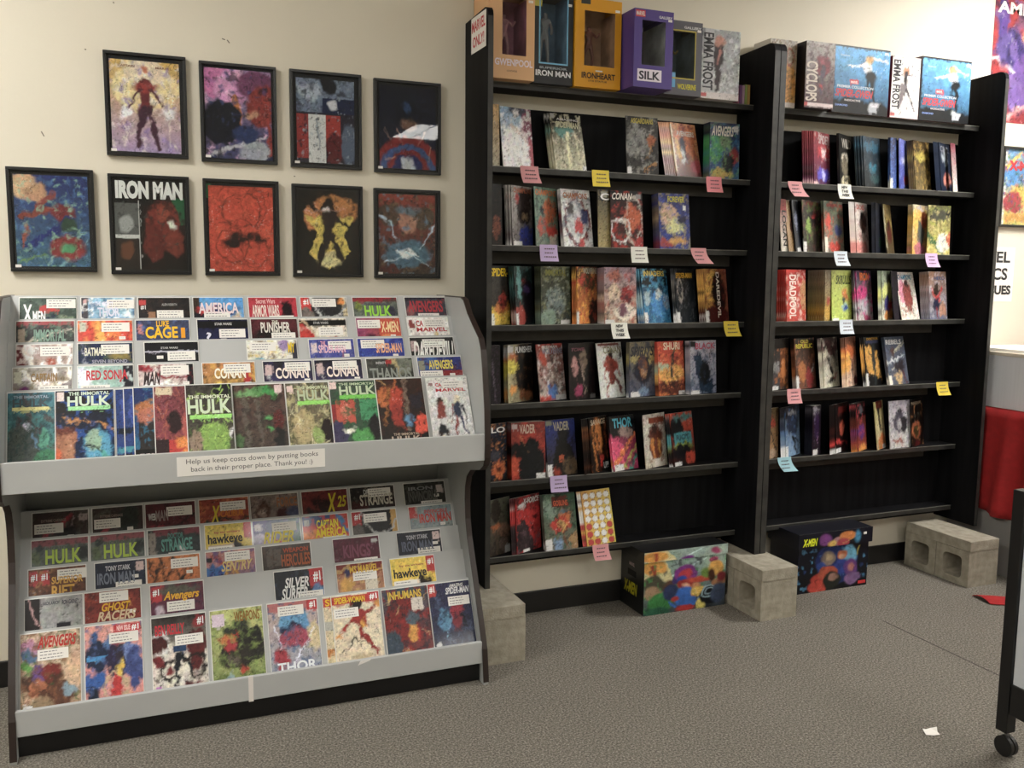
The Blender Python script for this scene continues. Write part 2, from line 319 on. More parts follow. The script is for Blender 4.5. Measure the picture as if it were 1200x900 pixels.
# ---- tables of what stands where, metres
RACK=[('top row of the grey rack', -0.403, -0.17, 1.517, 27, 0.19, 0, 'dark green comic with big white X lettering', 'g 4a5f55 2f4a40;r .35 .12 .7 .2 c33;e .55 .3 .09 .06 235;e .8 .3 .15 .05 8a9a80;n 6a8070 .4 6;t X .06 .1 .22 .38 eee;t MEN .23 .2 .45 .36 eee;k .47 .02'),
 ('top row of the grey rack', -0.202, -0.17, 1.517, 27, 0.185, 0, 'icy blue comic with pale tall lettering', 'g 9bc8e0 5c88b0;r 0 0 .13 .4 545058;n fff .4 9;n 3a6a98 .35 7;e .9 .28 .12 .03 fff;r .03 .03 .1 .09 d8b0b0;t THE_MIGHTY .26 .06 .6 .13 eef;t THOR .3 .15 .72 .29 dde;k .48 .03'),
 ('top row of the grey rack', -0.008, -0.17, 1.517, 27, 0.187, 0, 'near black comic with a red corner tag and sticker', 'g 2c2a2c 383034;n 4a3a34 .4 8;r .02 .04 .15 .11 c44;t #1 .04 .12 .14 .19 ddd;r .2 .22 .32 .4 a98060;t ALIEN_REBIRTH .45 .09 .75 .13 999;k .35 .2'),
 ('top row of the grey rack', 0.187, -0.17, 1.517, 27, 0.19, 0, 'light blue comic with red and white bent title', 'g 4fa0dc a8cce0;r 0 0 .12 .4 4a3a30;e .15 .3 .12 .15 223;e .85 .33 .1 .08 c8b8a0;e .35 .2 .3 .06 c33;e .6 .2 .3 .05 226;t AMERICA .1 .08 .9 .26 e8d8dc;k .2 .23'),
 ('top row of the grey rack', 0.392, -0.17, 1.517, 27, 0.19, 0, 'crimson comic with cream jagged title', 'g c03048 c83a52;e .78 .2 .1 .12 302028;l .68 .28 .9 .28 .05 302028;t Secret_Wars .15 .02 .55 .1 e8b8b8;t ARMOR_WARS .06 .12 .62 .32 f0e0d8;k .4 .3'),
 ('top row of the grey rack', 0.594, -0.17, 1.517, 27, 0.19, 0, 'black and grey comic with red number one corner', 'g 3a3a3e 2a2a2e;r 0 0 .2 .2 d33;r .9 0 1 .4 d8c8a0;e .88 .04 .08 .07 e8952a;o .62 -.05 .42 .38 ccc .02;e .1 .3 .12 .12 8a8078;n 555 .3 8;t #1 .05 .03 .16 .13 fff;k .24 .02'),
 ('top row of the grey rack', 0.804, -0.17, 1.517, 27, 0.19, 0, 'grey comic with glowing green block title', 'g 7d857d 5b665e;r 0 0 1 .07 a33040;e .1 .16 .07 .08 8a9a38;e .85 .25 .1 .12 445;n 4a5550 .4 8;t THE_INCREDIBLE .25 .1 .8 .14 445;t HULK .24 .14 .85 .33 9ad84a;k .3 .35'),
 ('top row of the grey rack', 1.024, -0.17, 1.517, 27, 0.181, 0, 'slate comic with rough red title', 'g 50525e 445;n 8a4a50 .4 10;e .12 .25 .1 .1 9a6a6a;r 0 0 1 .03 334;t AVENGERS .06 .06 .92 .26 b03a44;k .28 .28'),
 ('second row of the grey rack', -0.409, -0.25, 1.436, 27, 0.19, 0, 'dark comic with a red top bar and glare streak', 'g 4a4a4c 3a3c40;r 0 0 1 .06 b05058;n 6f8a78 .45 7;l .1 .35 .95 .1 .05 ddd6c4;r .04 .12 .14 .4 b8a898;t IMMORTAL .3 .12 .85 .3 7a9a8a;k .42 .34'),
 ('second row of the grey rack', -0.213, -0.25, 1.436, 27, 0.187, 0, 'orange and red flame coloured comic', 'g e0502c d03c30;n f8a030 .5 4;e .4 .2 .12 .3 f8b030;n c02c28 .35 6;r .03 .03 .14 .16 ccb;k .43 .03;k2 .75 .24'),
 ('second row of the grey rack', -0.019, -0.25, 1.436, 27, 0.19, 0, 'slate blue comic with yellow block title', 'g 4c5270 3a4a80;r .03 .05 .13 .2 c88;e .3 .38 .1 .06 e87030;n 5a7ab0 .4 8;t LUKE .38 .01 .62 .1 f4c020;t CAGE .17 .1 .78 .28 f4c020;t 1 .84 .12 .92 .28 e8a020;k .4 .31'),
 ('second row of the grey rack', 0.195, -0.25, 1.436, 27, 0.189, 0, 'navy comic with a black band and thin white line', 'g 2a2c50 26306a;r 0 .02 1 .13 16161c;r 0 .14 1 .15 ccd;t ? .16 .2 .26 .34 dde;t STAR_WARS .34 .05 .68 .09 ccc;k .42 .15;k2 .44 .3'),
 ('second row of the grey rack', 0.391, -0.25, 1.436, 27, 0.18, 0, 'maroon and black comic with slanted silver title', 'g 6a2c38 241c20;e .5 .4 .5 .3 1c181a;n 4a2028 .35 7;t THE .45 .02 .58 .07 ccb;t PUNISHER .2 .05 .84 .22 e0dcd4;k .42 .22'),
 ('second row of the grey rack', 0.573, -0.25, 1.436, 27, 0.19, 0, 'cream comic with black top band and red shapes', 'g ddd4c4 e0d8cc;r 0 .02 1 .12 1c1a1a;e .08 .33 .2 .22 c8342c;o .08 .33 .24 .27 c8b090 .02;l .5 .35 .8 .3 .08 b03028;e .36 .36 .05 .08 333;t STAR_WARS .3 .05 .62 .09 aaa;k .4 .14'),
 ('second row of the grey rack', 0.8, -0.25, 1.436, 27, 0.185, 0, 'magenta and orange comic with stacked stickers', 'h b84a88 d86a3a;r .5 .02 1 .4 d05a38;e .32 .28 .1 .04 502040;e .65 .36 .12 .1 e09050;l .5 .2 .95 .22 .03 d02828;t X-MEN .55 .06 .95 .24 f0d8a8;k .02 .03;k2 .75 .28'),
 ('second row of the grey rack', 1.012, -0.25, 1.436, 27, 0.179, 0, 'white comic with small maroon lettering', 'g e8e4e0 dcd8d4;r .04 .04 .16 .18 a05050;e .2 .34 .06 .05 8a6a60;e .65 .34 .06 .07 d8c078;n fff .3 6;t CA .2 .05 .38 .15 b03038;t MARVEL .2 .17 .95 .24 b03038;k .4 .03'),
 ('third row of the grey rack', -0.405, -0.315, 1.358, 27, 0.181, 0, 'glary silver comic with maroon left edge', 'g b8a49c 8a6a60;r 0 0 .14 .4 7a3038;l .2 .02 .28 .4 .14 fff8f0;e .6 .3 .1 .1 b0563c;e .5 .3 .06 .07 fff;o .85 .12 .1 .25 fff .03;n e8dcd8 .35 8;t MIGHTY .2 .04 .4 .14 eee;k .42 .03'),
 ('third row of the grey rack', -0.212, -0.315, 1.358, 27, 0.184, 0, 'deep blue comic with pale lettering and gold patch', 'g 22345c 2a4468;n 5a6a48 .35 8;e .75 .2 .2 .06 a09048;l .08 0 .14 .4 .02 dde;t BATMAN .12 .06 .5 .18 e0e0d0;t SEVEN_BEYOND .25 .24 .9 .29 99a;k .42 .02'),
 ('third row of the grey rack', 0.007, -0.315, 1.358, 27, 0.19, 0, 'plain black comic with a single thin silver line', 'g 1c1c24 262630;r 0 .13 1 .14 ccd;t STAR_WARS .3 .07 .62 .1 bbb;k .42 .14;k2 .22 .2'),
 ('third row of the grey rack', 0.367, -0.315, 1.358, 27, 0.19, 0, 'white and yellow comic with busy figures', 'g e8e8e0 c8c098;n d8c030 .4 9;n 806848 .35 7;e .75 .08 .1 .1 a890c0;e .2 .36 .2 .06 78b8c8;r .9 .05 1 .4 445;t MY .82 .04 .96 .2 e8c828;k .06 .03;k2 .78 .24'),
 ('third row of the grey rack', 0.6, -0.315, 1.358, 27, 0.179, 0, 'violet blue comic with pink title', 'g 4a50a0 6a78c0;r .03 .05 .16 .2 dcc;n 8088c8 .35 8;l .7 .4 .82 .14 .05 b06878;t THE .25 .03 .36 .09 e8a8b8;t SPIDER-MAN .2 .09 .8 .22 e8c0d0;k .42 .03;k2 .76 .24'),
 ('third row of the grey rack', 0.791, -0.315, 1.358, 27, 0.19, 0, 'royal blue comic leaning beside the violet one', 'g 4048a0 3c64b8;n 5a80d0 .4 8;e .4 .38 .12 .04 b03848;t SPIDER-MAN .38 .08 .95 .24 f0b890;k .06 .02;k2 .74 .26'),
 ('third row of the grey rack', 1.004, -0.315, 1.358, 27, 0.19, 0, 'charcoal comic with huge slanted white title', 'g 3a3c3a 303230;n 555 .3 6;r .02 .06 .14 .22 c8b0b0;ts DAREDEVIL! .05 .06 .98 .38 f4f4f0;k .28 .03'),
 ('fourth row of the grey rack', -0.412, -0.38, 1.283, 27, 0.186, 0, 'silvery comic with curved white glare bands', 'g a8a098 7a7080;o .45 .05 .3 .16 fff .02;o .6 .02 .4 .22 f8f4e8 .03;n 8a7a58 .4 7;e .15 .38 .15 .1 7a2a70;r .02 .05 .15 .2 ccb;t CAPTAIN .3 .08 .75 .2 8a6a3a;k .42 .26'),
 ('fourth row of the grey rack', -0.212, -0.38, 1.283, 27, 0.184, 0, 'pale teal comic with red brush title', 'g a8c8c0 88b8b0;r .82 0 1 .4 2c2a38;n d8e8e8 .4 6;e .1 .2 .12 .2 eef;t RED_SONJA .15 .06 .9 .24 c02c38;k .05 .27'),
 ('fourth row of the grey rack', -0.016, -0.38, 1.283, 27, 0.19, 0, 'white comic with dark red slashes', 'g d8ccc8 c8a8a8;l 0 .08 .4 .02 .12 b03040;l .05 .4 .3 .05 .08 fff;r .88 0 1 .4 22242c;l .35 .15 .85 .2 .06 a02838;o .45 .42 .28 .16 fff .04;n 7a2030 .3 8;ts MAN .08 .1 .4 .3 2a1418;k .4 .02;k2 .8 .26'),
 ('fourth row of the grey rack', 0.201, -0.38, 1.283, 27, 0.19, 0, 'golden comic with orange figures and white title', 'g c88a48 a8a850;r .8 .02 .92 .4 c02c30;e .35 .36 .25 .07 e8d030;n 5a4a20 .35 8;n e0b040 .3 6;t CONAN .22 .08 .82 .24 f4f0e0;k .4 .02;k2 .8 .3'),
 ('fourth row of the grey rack', 0.417, -0.38, 1.283, 27, 0.186, 0, 'purple comic with white title, left of the matching pair', 'g 2a2a34 6a5a98;n 4a4478 .4 6;l .06 .16 .25 .42 .03 ccc;r .03 .05 .16 .2 d0b8b8;e .6 .36 .15 .04 8aa0c8;t CONAN .24 .1 .92 .27 f0e4dc;k .44 .02;k2 .82 .28'),
 ('fourth row of the grey rack', 0.608, -0.38, 1.283, 27, 0.187, 0, 'purple comic with white title, right of the matching pair', 'g 2a2a34 6a5a98;n 4a4478 .4 6;l .06 .16 .25 .42 .03 ccc;r .03 .05 .16 .2 d0b8b8;e .6 .36 .15 .04 8aa0c8;t CONAN .24 .1 .92 .27 f0e4dc;k .38 .02;k2 .82 .28'),
 ('fourth row of the grey rack', 0.81, -0.38, 1.283, 27, 0.19, 0, 'charcoal comic with hollow grey title and tan streak', 'g 4a4c48 3c3e3a;e .8 .1 .2 .12 8a9080;n 6a7068 .35 6;t THANOS .05 .15 .95 .34 8e948e;l .55 .02 .78 .42 .1 c0b080;r .42 .03 .55 .09 b33;t INFINITY .2 .05 .42 .09 bbb'),
 ('fourth row of the grey rack', 1.017, -0.38, 1.283, 27, 0.188, 0, 'blue and red comic with yellow title near right end', 'g 3a4890 5a2838;e .2 .1 .3 .15 4a70b0;r .5 .22 1 .4 a02c34;n 7a3848 .3 7;r .02 .06 .14 .2 998;t AVENGERS .24 .05 .8 .2 e8d868;k .02 .22;k2 .7 .27'),
 ('rack upper half, front row', -0.424, -0.45, 1.206, 27, 0.15, 0, 'blue green comic of swirling brush strokes', 'g 4a8898 4a8a78;n 2f5a66 .5 4;n 6a4a4a .35 5;e .3 .75 .35 .3 55605c;e .75 .62 .12 .1 5aa890;e .8 .92 .25 .15 3f8a64;l .2 .32 .7 .5 .06 4f4448;l .5 .6 .65 .75 .05 6a90b0;e .4 .46 .08 .04 dde;n 2a5050 .3 9;r .1 .2 .85 .24 e0dc90;t THE_IMMORTAL .12 .04 .85 .08 9ab;t HULK .1 .09 .86 .2 3f4a50'),
 ('rack upper half, front row', -0.28, -0.45, 1.206, 27, 0.186, 1, 'dark comic with brown profile shape and blue burst', 'g 2a2220 1c3860;r 0 0 1 .3 2a2628;l .1 .38 1 .52 .05 c89048;n 2868b8 .4 6;e .72 .75 .25 .2 5aa8c8;e .65 .7 .14 .14 9ab8a0;e .15 .72 .2 .26 b07858;e .1 .52 .24 .06 7a3c28;e .22 .8 .06 .2 c08a68;e .05 .95 .08 .15 d86a28;l .5 .74 .8 .85 .05 182838;e .8 .9 .08 .06 58b0a8;r .02 .02 .14 .14 e0d0cc;r .22 .22 .94 .27 a0e0a0;t THE_IMMORTAL .22 .02 .94 .07 cdc;t HULK .2 .08 .94 .22 cfe0cc'),
 ('rack upper half, front row', -0.093, -0.45, 1.206, 27, 0.15, 0, 'blue striped comic, leftmost of the fanned pair', 'g 3a4a78 2a58a0;h 38508a 28508a;e .3 .3 .2 .3 5068b8;r 0 .55 1 .62 1c2838;r 0 .8 1 .88 48a0b0;r 0 .9 1 1 181414;n 1c4a90 .4 5;r .9 0 1 1 b89858'),
 ('rack upper half, front row', -0.066, -0.45, 1.206, 27, 0.15, 1, 'blue striped comic, rightmost of the fanned pair', 'g 3a4a78 2a58a0;h 38508a 28508a;e .3 .3 .2 .3 5068b8;r 0 .55 1 .62 1c2838;r 0 .8 1 .88 48a0b0;r 0 .9 1 1 181414;n 1c4a90 .4 6'),
 ('rack upper half, front row', -0.035, -0.45, 1.206, 27, 0.15, 2, 'blue comic with a dark pillar and orange hand shape', 'g 2c3c74 2a6a98;e .5 .28 .5 .12 a88038;e .3 .3 .3 .12 b87840;r .1 .4 .5 .9 3a3434;e .3 .4 .22 .1 c07860;n 2a80a0 .3 7;r 0 .86 1 1 1a1616;t THE_IMMORTAL .1 .92 .95 .98 dcc'),
 ('rack upper half, front row', 0.031, -0.45, 1.206, 27, 0.15, 3, 'dusty red comic with wavy lines and orange corner', 'g 8a4a50 9a4858;s c07050 26 .5 .02;s 5a2834 20 .4 .02;e .45 .52 .2 .14 3c2428;e .7 .55 .12 .16 c06860;r .3 .76 1 1 c83a34;e .72 .8 .28 .08 e8942a;e .8 .95 .22 .06 e8942a;r 0 .75 .3 1 40282c;r .05 .02 .4 .12 d8c8a8;e .95 .6 .1 .04 eee'),
 ('rack upper half, front row', 0.137, -0.45, 1.206, 27, 0.16, 4, 'grey brown comic with lime coral shape, green title', 'g 55504a 5a5448;r .6 0 1 .15 28242a;n 3c3832 .4 7;e .55 .76 .36 .22 8cb050;s a8cc5c 22 .3 .03;s 5a7a34 14 .25 .02;e .15 .8 .15 .14 a08c78;e .95 .68 .05 .05 ddd;r .06 .43 .98 .49 a0e070;t THE_IMMORTAL .04 .15 .98 .2 dde4cc;t HULK .02 .21 .98 .42 ccdcc0'),
 ('rack upper half, front row', 0.298, -0.45, 1.206, 27, 0.19, 0, 'brown comic with drippy green top edge', 'g 6a5048 54483e;e .25 .12 .24 .06 7ab070;e .5 .1 .16 .07 5f9a58;e .66 .08 .09 .07 3fa050;e .78 .18 .08 .08 4fa858;l .2 .2 .25 1 .12 6e665a;l .45 .25 .48 1 .1 6a6258;n 3e3630 .35 6;e .85 .5 .12 .14 702c28;e .62 .5 .08 .03 5fb868;e .68 .65 .08 .03 4fa858;e .85 .8 .1 .2 242222;r .8 .02 .94 .13 e0c8c8;e .05 .8 .12 .1 5a7a4c'),
 ('rack upper half, front row', 0.487, -0.45, 1.206, 27, 0.164, 0, 'tan comic of tangled pale roots, lime title', 'g 6a6458 8a8058;r .2 0 .3 .5 8a8474;n d0c890 .45 8;n 50582c .4 6;e .35 .65 .28 .24 b8a878;e .9 .75 .15 .22 2c1a18;e .65 .78 .12 .14 9ab060;s e0d8b0 16 .3 .02;r .02 .04 .16 .13 e0c8c4;r .25 .27 1 .33 9ae060;t THE_IMMORTAL .26 .05 1 .1 ccd4b0;t HULK .26 .11 1 .27 b8c4a4'),
 ('rack upper half, front row', 0.649, -0.45, 1.206, 27, 0.18, 1, 'green and grey comic with an orange square', 'g 505c50 3c6048;r .1 .3 .5 .62 c85c44;r 0 .35 .1 .62 a03030;e .3 .45 .1 .12 d88068;r .62 .3 1 .6 48a070;n 2e6a44 .4 7;e .1 .8 .2 .2 4a4468;e .32 .76 .1 .05 eed;e .62 .88 .25 .14 58a858;e .9 .7 .14 .2 2a2428;r 0 .02 .14 .12 e8d0cc;r .2 .22 1 .28 78d048;t THE_IMMORTAL .2 .03 1 .07 b8c8a8;t HULK .2 .08 1 .22 c0d0b0'),
 ('rack upper half, front row', 0.826, -0.45, 1.206, 27, 0.19, 2, 'brown black comic with curling orange forms', 'g 4a342c 2c2826;e .15 .28 .2 .14 d07830;e .4 .3 .16 .16 c84c2c;l .05 0 .28 .18 .05 c8a060;l .28 .15 .1 .7 .08 a8702c;l .4 .02 .35 .2 .07 c87830;e .4 .55 .12 .2 a83c2c;l .3 .68 .6 .8 .04 b04830;l .6 0 .6 .8 .1 8a7868;e .63 .62 .1 .08 6a9ac0;n 5a3024 .3 7;e .82 .35 .15 .12 3a3440;o .84 .72 .05 .1 e85838 .03;o .94 .72 .05 .1 e85838 .03;e .88 .95 .15 .12 1a1616;t THE_IMMORTAL .25 .84 .8 .88 a98;t HULK .2 .89 .82 .98 b8a898'),
 ('rack upper half, front row', 1.032, -0.45, 1.206, 27, 0.173, 0, 'white comic with red lettering and two small figures', 'g e0e0de d8d8d8;n f0f0f0 .3 5;e .24 .38 .08 .06 4a3430;e .26 .52 .1 .12 9a5048;r .18 .65 .36 .8 ddd;e .25 .82 .1 .08 30343c;l .2 .85 .18 1 .05 40302c;l .32 .85 .34 1 .05 40302c;e .68 .35 .09 .09 f0e8c8;e .68 .52 .11 .13 485068;l .56 .42 .5 .72 .04 8a3430;l .8 .45 .88 .72 .04 30343c;l .62 .65 .54 1 .06 a04038;l .74 .65 .84 1 .06 2c3868;e .28 .97 .08 .04 f8f0b8;t CA .2 .08 .36 .14 c04048;t MARVEL .2 .17 .94 .22 b83840;r .05 .07 .15 .12 a88;k .38 .05'),
 ('rack lower half, top row', -0.395, -0.215, 0.731, 25, 0.19, 0, 'dark comic with red wedge, leftmost of the two alike', 'g 50403e 4a3038;n 6a6a60 .35 7;l .1 .4 .7 .05 .12 a83044;l .55 .4 .75 .1 .03 c0a8a8;r .83 .05 .98 .15 b0a0a0;e .6 .3 .2 .1 2a2426;t EXTREME_CARNAGE .15 .1 .6 .14 8a7870;k .03 .16;k2 .62 .34'),
 ('rack lower half, top row', -0.196, -0.215, 0.731, 25, 0.18, 0, 'dark comic with red wedge, second of the two alike', 'g 50403e 4a3038;n 6a6a60 .35 7;l .1 .4 .7 .05 .12 a83044;l .55 .4 .75 .1 .03 c0a8a8;e .7 .2 .2 .2 38403c;t EXTREME_CARNAGE .15 .1 .6 .14 8a7870;k .03 .16;k2 .68 .3'),
 ('rack lower half, top row', -0.012, -0.215, 0.731, 25, 0.184, 0, 'crimson comic with grey scratchy title', 'g 6a343c 8a2c3c;n 4a2a2e .4 7;l .4 .4 1 .2 .08 3c2428;e .2 .38 .2 .06 b03044;t WEB .05 .14 .2 .24 ddd;t MAN .2 .1 .45 .26 988;k .42 .06'),
 ('rack lower half, top row', 0.182, -0.215, 0.731, 25, 0.19, 0, 'orange red comic with yellow X lettering', 'g a04838 b85840;n d88848 .3 7;l .1 .35 .6 .3 .1 344844;l .6 .38 1 .3 .08 2c3c38;ts X .22 .1 .42 .36 d8c038;t CALIBUR .42 .18 .9 .28 c87830;k .42 .05'),
 ('rack lower half, top row', 0.375, -0.215, 0.731, 25, 0.19, 0, 'grey tan comic with brown blurred heads', 'g 8a7a74 7a6a68;n a89a90 .4 8;e .25 .25 .14 .15 6a4a40;e .25 .28 .08 .1 b09a90;e .65 .3 .12 .12 5a3438;e .9 .3 .15 .12 5a6080;t FORCE .55 .05 .98 .2 a06a48'),
 ('rack lower half, top row', 0.576, -0.215, 0.731, 25, 0.19, 0, 'maroon comic with slanted yellow X', 'g 7a3030 8a2c30;e .35 .28 .25 .18 3a2024;n 9a4038 .35 7;l .6 .38 1 .35 .06 c04848;ts X .52 .05 .76 .38 d0c030;ts 25 .76 .1 .98 .28 d0c030'),
 ('rack lower half, top row', 0.774, -0.215, 0.731, 25, 0.19, 0, 'black comic with pale ornate title and white sticker', 'g 34302e 3c3432;n 8a8478 .35 7;e .2 .32 .2 .12 5a2424;e .9 .28 .1 .14 402828;t DR .3 .04 .42 .12 ccc;t STRANGE .2 .12 .95 .3 c8c4b8;k .4 .03'),
 ('rack lower half, top row', 1.003, -0.215, 0.731, 25, 0.184, 0, 'dim grey comic at the right end', 'g 3c3c3a 2c2c2c;n 6a6a62 .4 9;r .8 .05 .95 .17 d0c4c4;t IRON .1 .06 .7 .12 888;t INVINCIBLE .08 .13 .8 .3 5c5c58;k2 .72 .2;k .38 .3'),
 ('rack lower half, second row', -0.396, -0.28, 0.645, 25, 0.19, 0, 'green title on pale grey comic, left of the twins', 'g 7a8078 50606a;r 0 0 1 .09 9a5860;e .1 .25 .09 .12 6a7858;e .14 .12 .06 .06 344;e .9 .2 .1 .1 2c3434;n 40504c .35 8;t INCREDIBLE .25 .1 .8 .14 454;t HULK .24 .14 .88 .34 b0c850;k .34 .38'),
 ('rack lower half, second row', -0.203, -0.28, 0.645, 25, 0.189, 0, 'green title on pale grey comic, right of the twins', 'g 7a8078 50606a;r 0 0 1 .09 9a5860;e .1 .25 .09 .12 6a7858;e .14 .12 .06 .06 344;e .9 .2 .1 .1 2c3434;n 40504c .35 8;t INCREDIBLE .25 .1 .8 .14 454;t HULK .24 .14 .88 .34 b0c850;k .34 .38'),
 ('rack lower half, second row', -0.007, -0.28, 0.645, 25, 0.19, 0, 'dark teal comic with worn green title', 'g 3c4a4a 344044;r .1 0 1 .08 8a4450;r .02 .04 .14 .4 9a9088;n 2a3636 .35 7;e .62 .3 .06 .05 ccc;t DOCTOR .38 .06 .68 .14 4a8078;t STRANGE .25 .14 .85 .32 5a9488;k .38 .34'),
 ('rack lower half, second row', 0.197, -0.28, 0.645, 25, 0.177, 0, 'yellow comic with plain black lowercase title', 'g d8c030 d8b828;r .84 0 1 .22 c83038;e .68 .4 .12 .16 2c2820;r .05 .3 .6 .5 c8b8a8;t by_six_writers .2 .1 .75 .14 a44;t hawkeye .05 .14 .8 .32 1c1a18;k .05 .32'),
 ('rack lower half, second row', 0.375, -0.28, 0.645, 25, 0.187, 0, 'purple and green comic with a blazing title', 'g 5a4a98 3a7a50;h 5a4898 30804a;e .2 .3 .25 .1 b8b0c8;n 6a58a0 .3 6;e .55 .38 .14 .05 d04048;r .04 .06 .16 .14 c8c0c8;ts RIDER .2 .18 .85 .36 d8c850;k .4 .05'),
 ('rack lower half, second row', 0.567, -0.28, 0.645, 25, 0.187, 0, 'red orange comic with yellow two-line title', 'g c8503c e06838;r 0 0 .6 .15 3a5088;e .2 .35 .25 .14 e89040;n d02c2c .4 5;l .8 .02 1 .3 .1 48b;e .38 .42 .12 .05 68a;r .03 .06 .14 .14 aaa;t CAPTAIN .3 .07 .78 .2 e8d838;t AMERICA .26 .2 .95 .34 e8d030;k .42 .33'),
 ('rack lower half, second row', 0.766, -0.28, 0.645, 25, 0.19, 0, 'black comic with red corner and white curve', 'g 2c2a2c 222;r 0 0 .22 .2 b83038;r .88 0 1 .4 c8a050;o .62 -.05 .42 .42 bbb .02;e .1 .32 .12 .12 6a6460;t #1 .05 .03 .18 .13 eee;k .26 .04'),
 ('rack lower half, second row', 1.007, -0.28, 0.645, 25, 0.19, 0, 'pale blue comic with a red title', 'g 8aa0a8 9a948c;r 0 0 .18 .18 c04040;n b0b0a8 .35 6;t INVINCIBLE .35 .06 .9 .12 b44;t IRON_MAN .22 .12 .97 .27 c03c30;k2 .7 .28'),
 ('rack lower half, third row', -0.404, -0.345, 0.558, 25, 0.19, 0, 'rust comic with two red number tags', 'g 7a4a30 6a3c2c;r .02 .02 .17 .22 c03038;r .2 .02 .36 .22 c03038;n b08048 .35 7;n 2a1c18 .3 9;t #1 .04 .06 .15 .16 eee;t #1 .22 .06 .33 .16 eee;t SUPERIOR .4 .12 .95 .22 d8a850;t RIFT .4 .24 .8 .4 d8a850;k .5 .03'),
 ('rack lower half, third row', -0.189, -0.345, 0.558, 25, 0.175, 0, 'navy comic with jagged grey title, in the left half', 'g 24304a 1e2c40;n 3a4860 .35 8;r .82 .03 .97 .15 d8c0c0;t TONY_STARK .2 .05 .7 .12 c8c8d0;t IRON_MAN .04 .14 .78 .3 70788a;k .4 .28;k2 .74 .2'),
 ('rack lower half, third row', -0.014, -0.345, 0.558, 25, 0.19, 0, 'orange comic with black zigzag lines', 'g d08038 cc7430;l .02 .05 .12 .35 .05 2c1c14;l .12 .35 .25 .02 .05 2c1c14;l .25 .02 .35 .4 .05 2c1c14;l .35 .4 .5 .02 .05 2c1c14;l .5 .02 .62 .4 .05 2c1c14;l .62 .4 .75 .1 .05 2c1c14;l .8 .3 .9 .05 .05 2c1c14;t MULTIPLE .35 .36 .95 .42 e8d8b8;k .45 .04;k2 .74 .22'),
 ('rack lower half, third row', 0.194, -0.345, 0.558, 25, 0.184, 0, 'blue and peach comic with golden shape', 'g c88a80 5070b0;e .2 .3 .3 .1 3878b8;l .1 .05 .5 .25 .08 b04038;e .5 .38 .2 .1 d8a030;n 4a4a90 .35 6;r .02 .08 .12 .14 223;ts SENTRY .3 .15 .95 .3 d8c080;k .38 .02'),
 ('rack lower half, third row', 0.401, -0.345, 0.558, 25, 0.19, 0, 'brown black comic with smoky orange title', 'g 4a3c34 3a302a;r .08 .05 .2 .3 6a6058;r .24 .05 .38 .3 6a6058;n 6a5040 .4 8;e .6 .38 .06 .04 ccc;t WEAPON .42 .05 .95 .12 b04828;t HERCULES .38 .14 .98 .32 a8542c;k .48 .36'),
 ('rack lower half, third row', 0.676, -0.345, 0.558, 25, 0.19, 0, 'plum comic with faint monochrome lettering', 'g 6a2840 602438;n 7a3850 .3 7;s a08090 3 .4 .02;r .84 .04 .96 .09 ccc;t KINGS .2 .1 .8 .3 7a3c54;k .42 .32'),
 ('rack lower half, third row', 0.938, -0.345, 0.558, 25, 0.19, 0, 'navy comic with blocky dark title, at the right end', 'g 2a2e3c 22283c;n 444a5c .3 8;r .82 .03 .97 .15 e0c8c8;t TONY_STARK .2 .05 .7 .12 b8b8c0;t IRON_MAN .08 .14 .8 .3 5a6074;k2 .8 .18;k .44 .26'),
 ('rack lower half, fourth row', -0.413, -0.41, 0.472, 25, 0.188, 0, 'pale grey comic with a dark left strip', 'g a8a8a8 a0a2a2;r 0 0 .26 .45 281c20;l .08 .02 .22 .4 .04 c8a0a0;r .55 .35 .78 .42 2a2a34;ts JASON_AARON .3 .05 .6 .11 334;ts RON_GARNEY .64 .05 .94 .11 334;e .9 .18 .04 .04 334'),
 ('rack lower half, fourth row', -0.224, -0.41, 0.472, 25, 0.19, 0, 'brick red comic with yellow rough title', 'g 8a3024 9a3428;n b04830 .4 6;l .75 .02 .8 .2 .05 d8a030;n 4a1c18 .25 8;ts GHOST .3 .16 .82 .27 e0b030;ts RACERS .22 .27 .92 .4 d0b898;k .26 .01;k2 .78 .28'),
 ('rack lower half, fourth row', -0.006, -0.41, 0.472, 25, 0.189, 0, 'purple comic with yellow script title and red tag', 'g 7a3848 5a3460;r 0 0 .2 .22 c83040;n 4a3058 .35 7;e .15 .35 .08 .07 c8b8c8;e .5 .08 .4 .06 6a6a60;t #1 .04 .05 .16 .15 fff;ts Avengers .24 .1 .92 .25 e8b030;k .3 .24'),
 ('rack lower half, fourth row', 0.436, -0.41, 0.472, 25, 0.19, 0, 'black comic with silver lettering and red number tag', 'g 303640 20242e;n 4a5a70 .35 6;r .72 0 .98 .25 c83038;e .85 .35 .15 .12 6a90c0;t #1 .8 .04 .95 .2 fff;ts SILVER .2 .1 .7 .25 e8e8e8;ts SURFER .12 .25 .66 .42 e0e0e0;k .46 .32'),
 ('rack lower half, fourth row', 0.675, -0.41, 0.472, 25, 0.19, 0, 'tan comic with golden title, behind a white sticker', 'g a87050 c8a080;r 0 0 1 .14 8a2c28;e .18 .12 .06 .07 3a3868;n d8b870 .4 7;e .2 .32 .15 .12 d8a848;r .6 .25 .85 .45 d8d0c0;t MS_MARVEL .28 .03 .9 .14 d8b040;k .34 .12'),
 ('rack lower half, fourth row', 0.892, -0.41, 0.472, 25, 0.188, 0, 'bright yellow comic with black lowercase title', 'g ecd028 e8c820;r .82 0 1 .24 c83838;e .72 .42 .14 .14 3a2c24;r .03 .35 .6 .5 e8d8c8;t #1 .84 .04 .97 .14 fff;t by_six_writers .2 .1 .75 .14 a54;t hawkeye .05 .16 .8 .34 1c1a18;k .04 .34'),
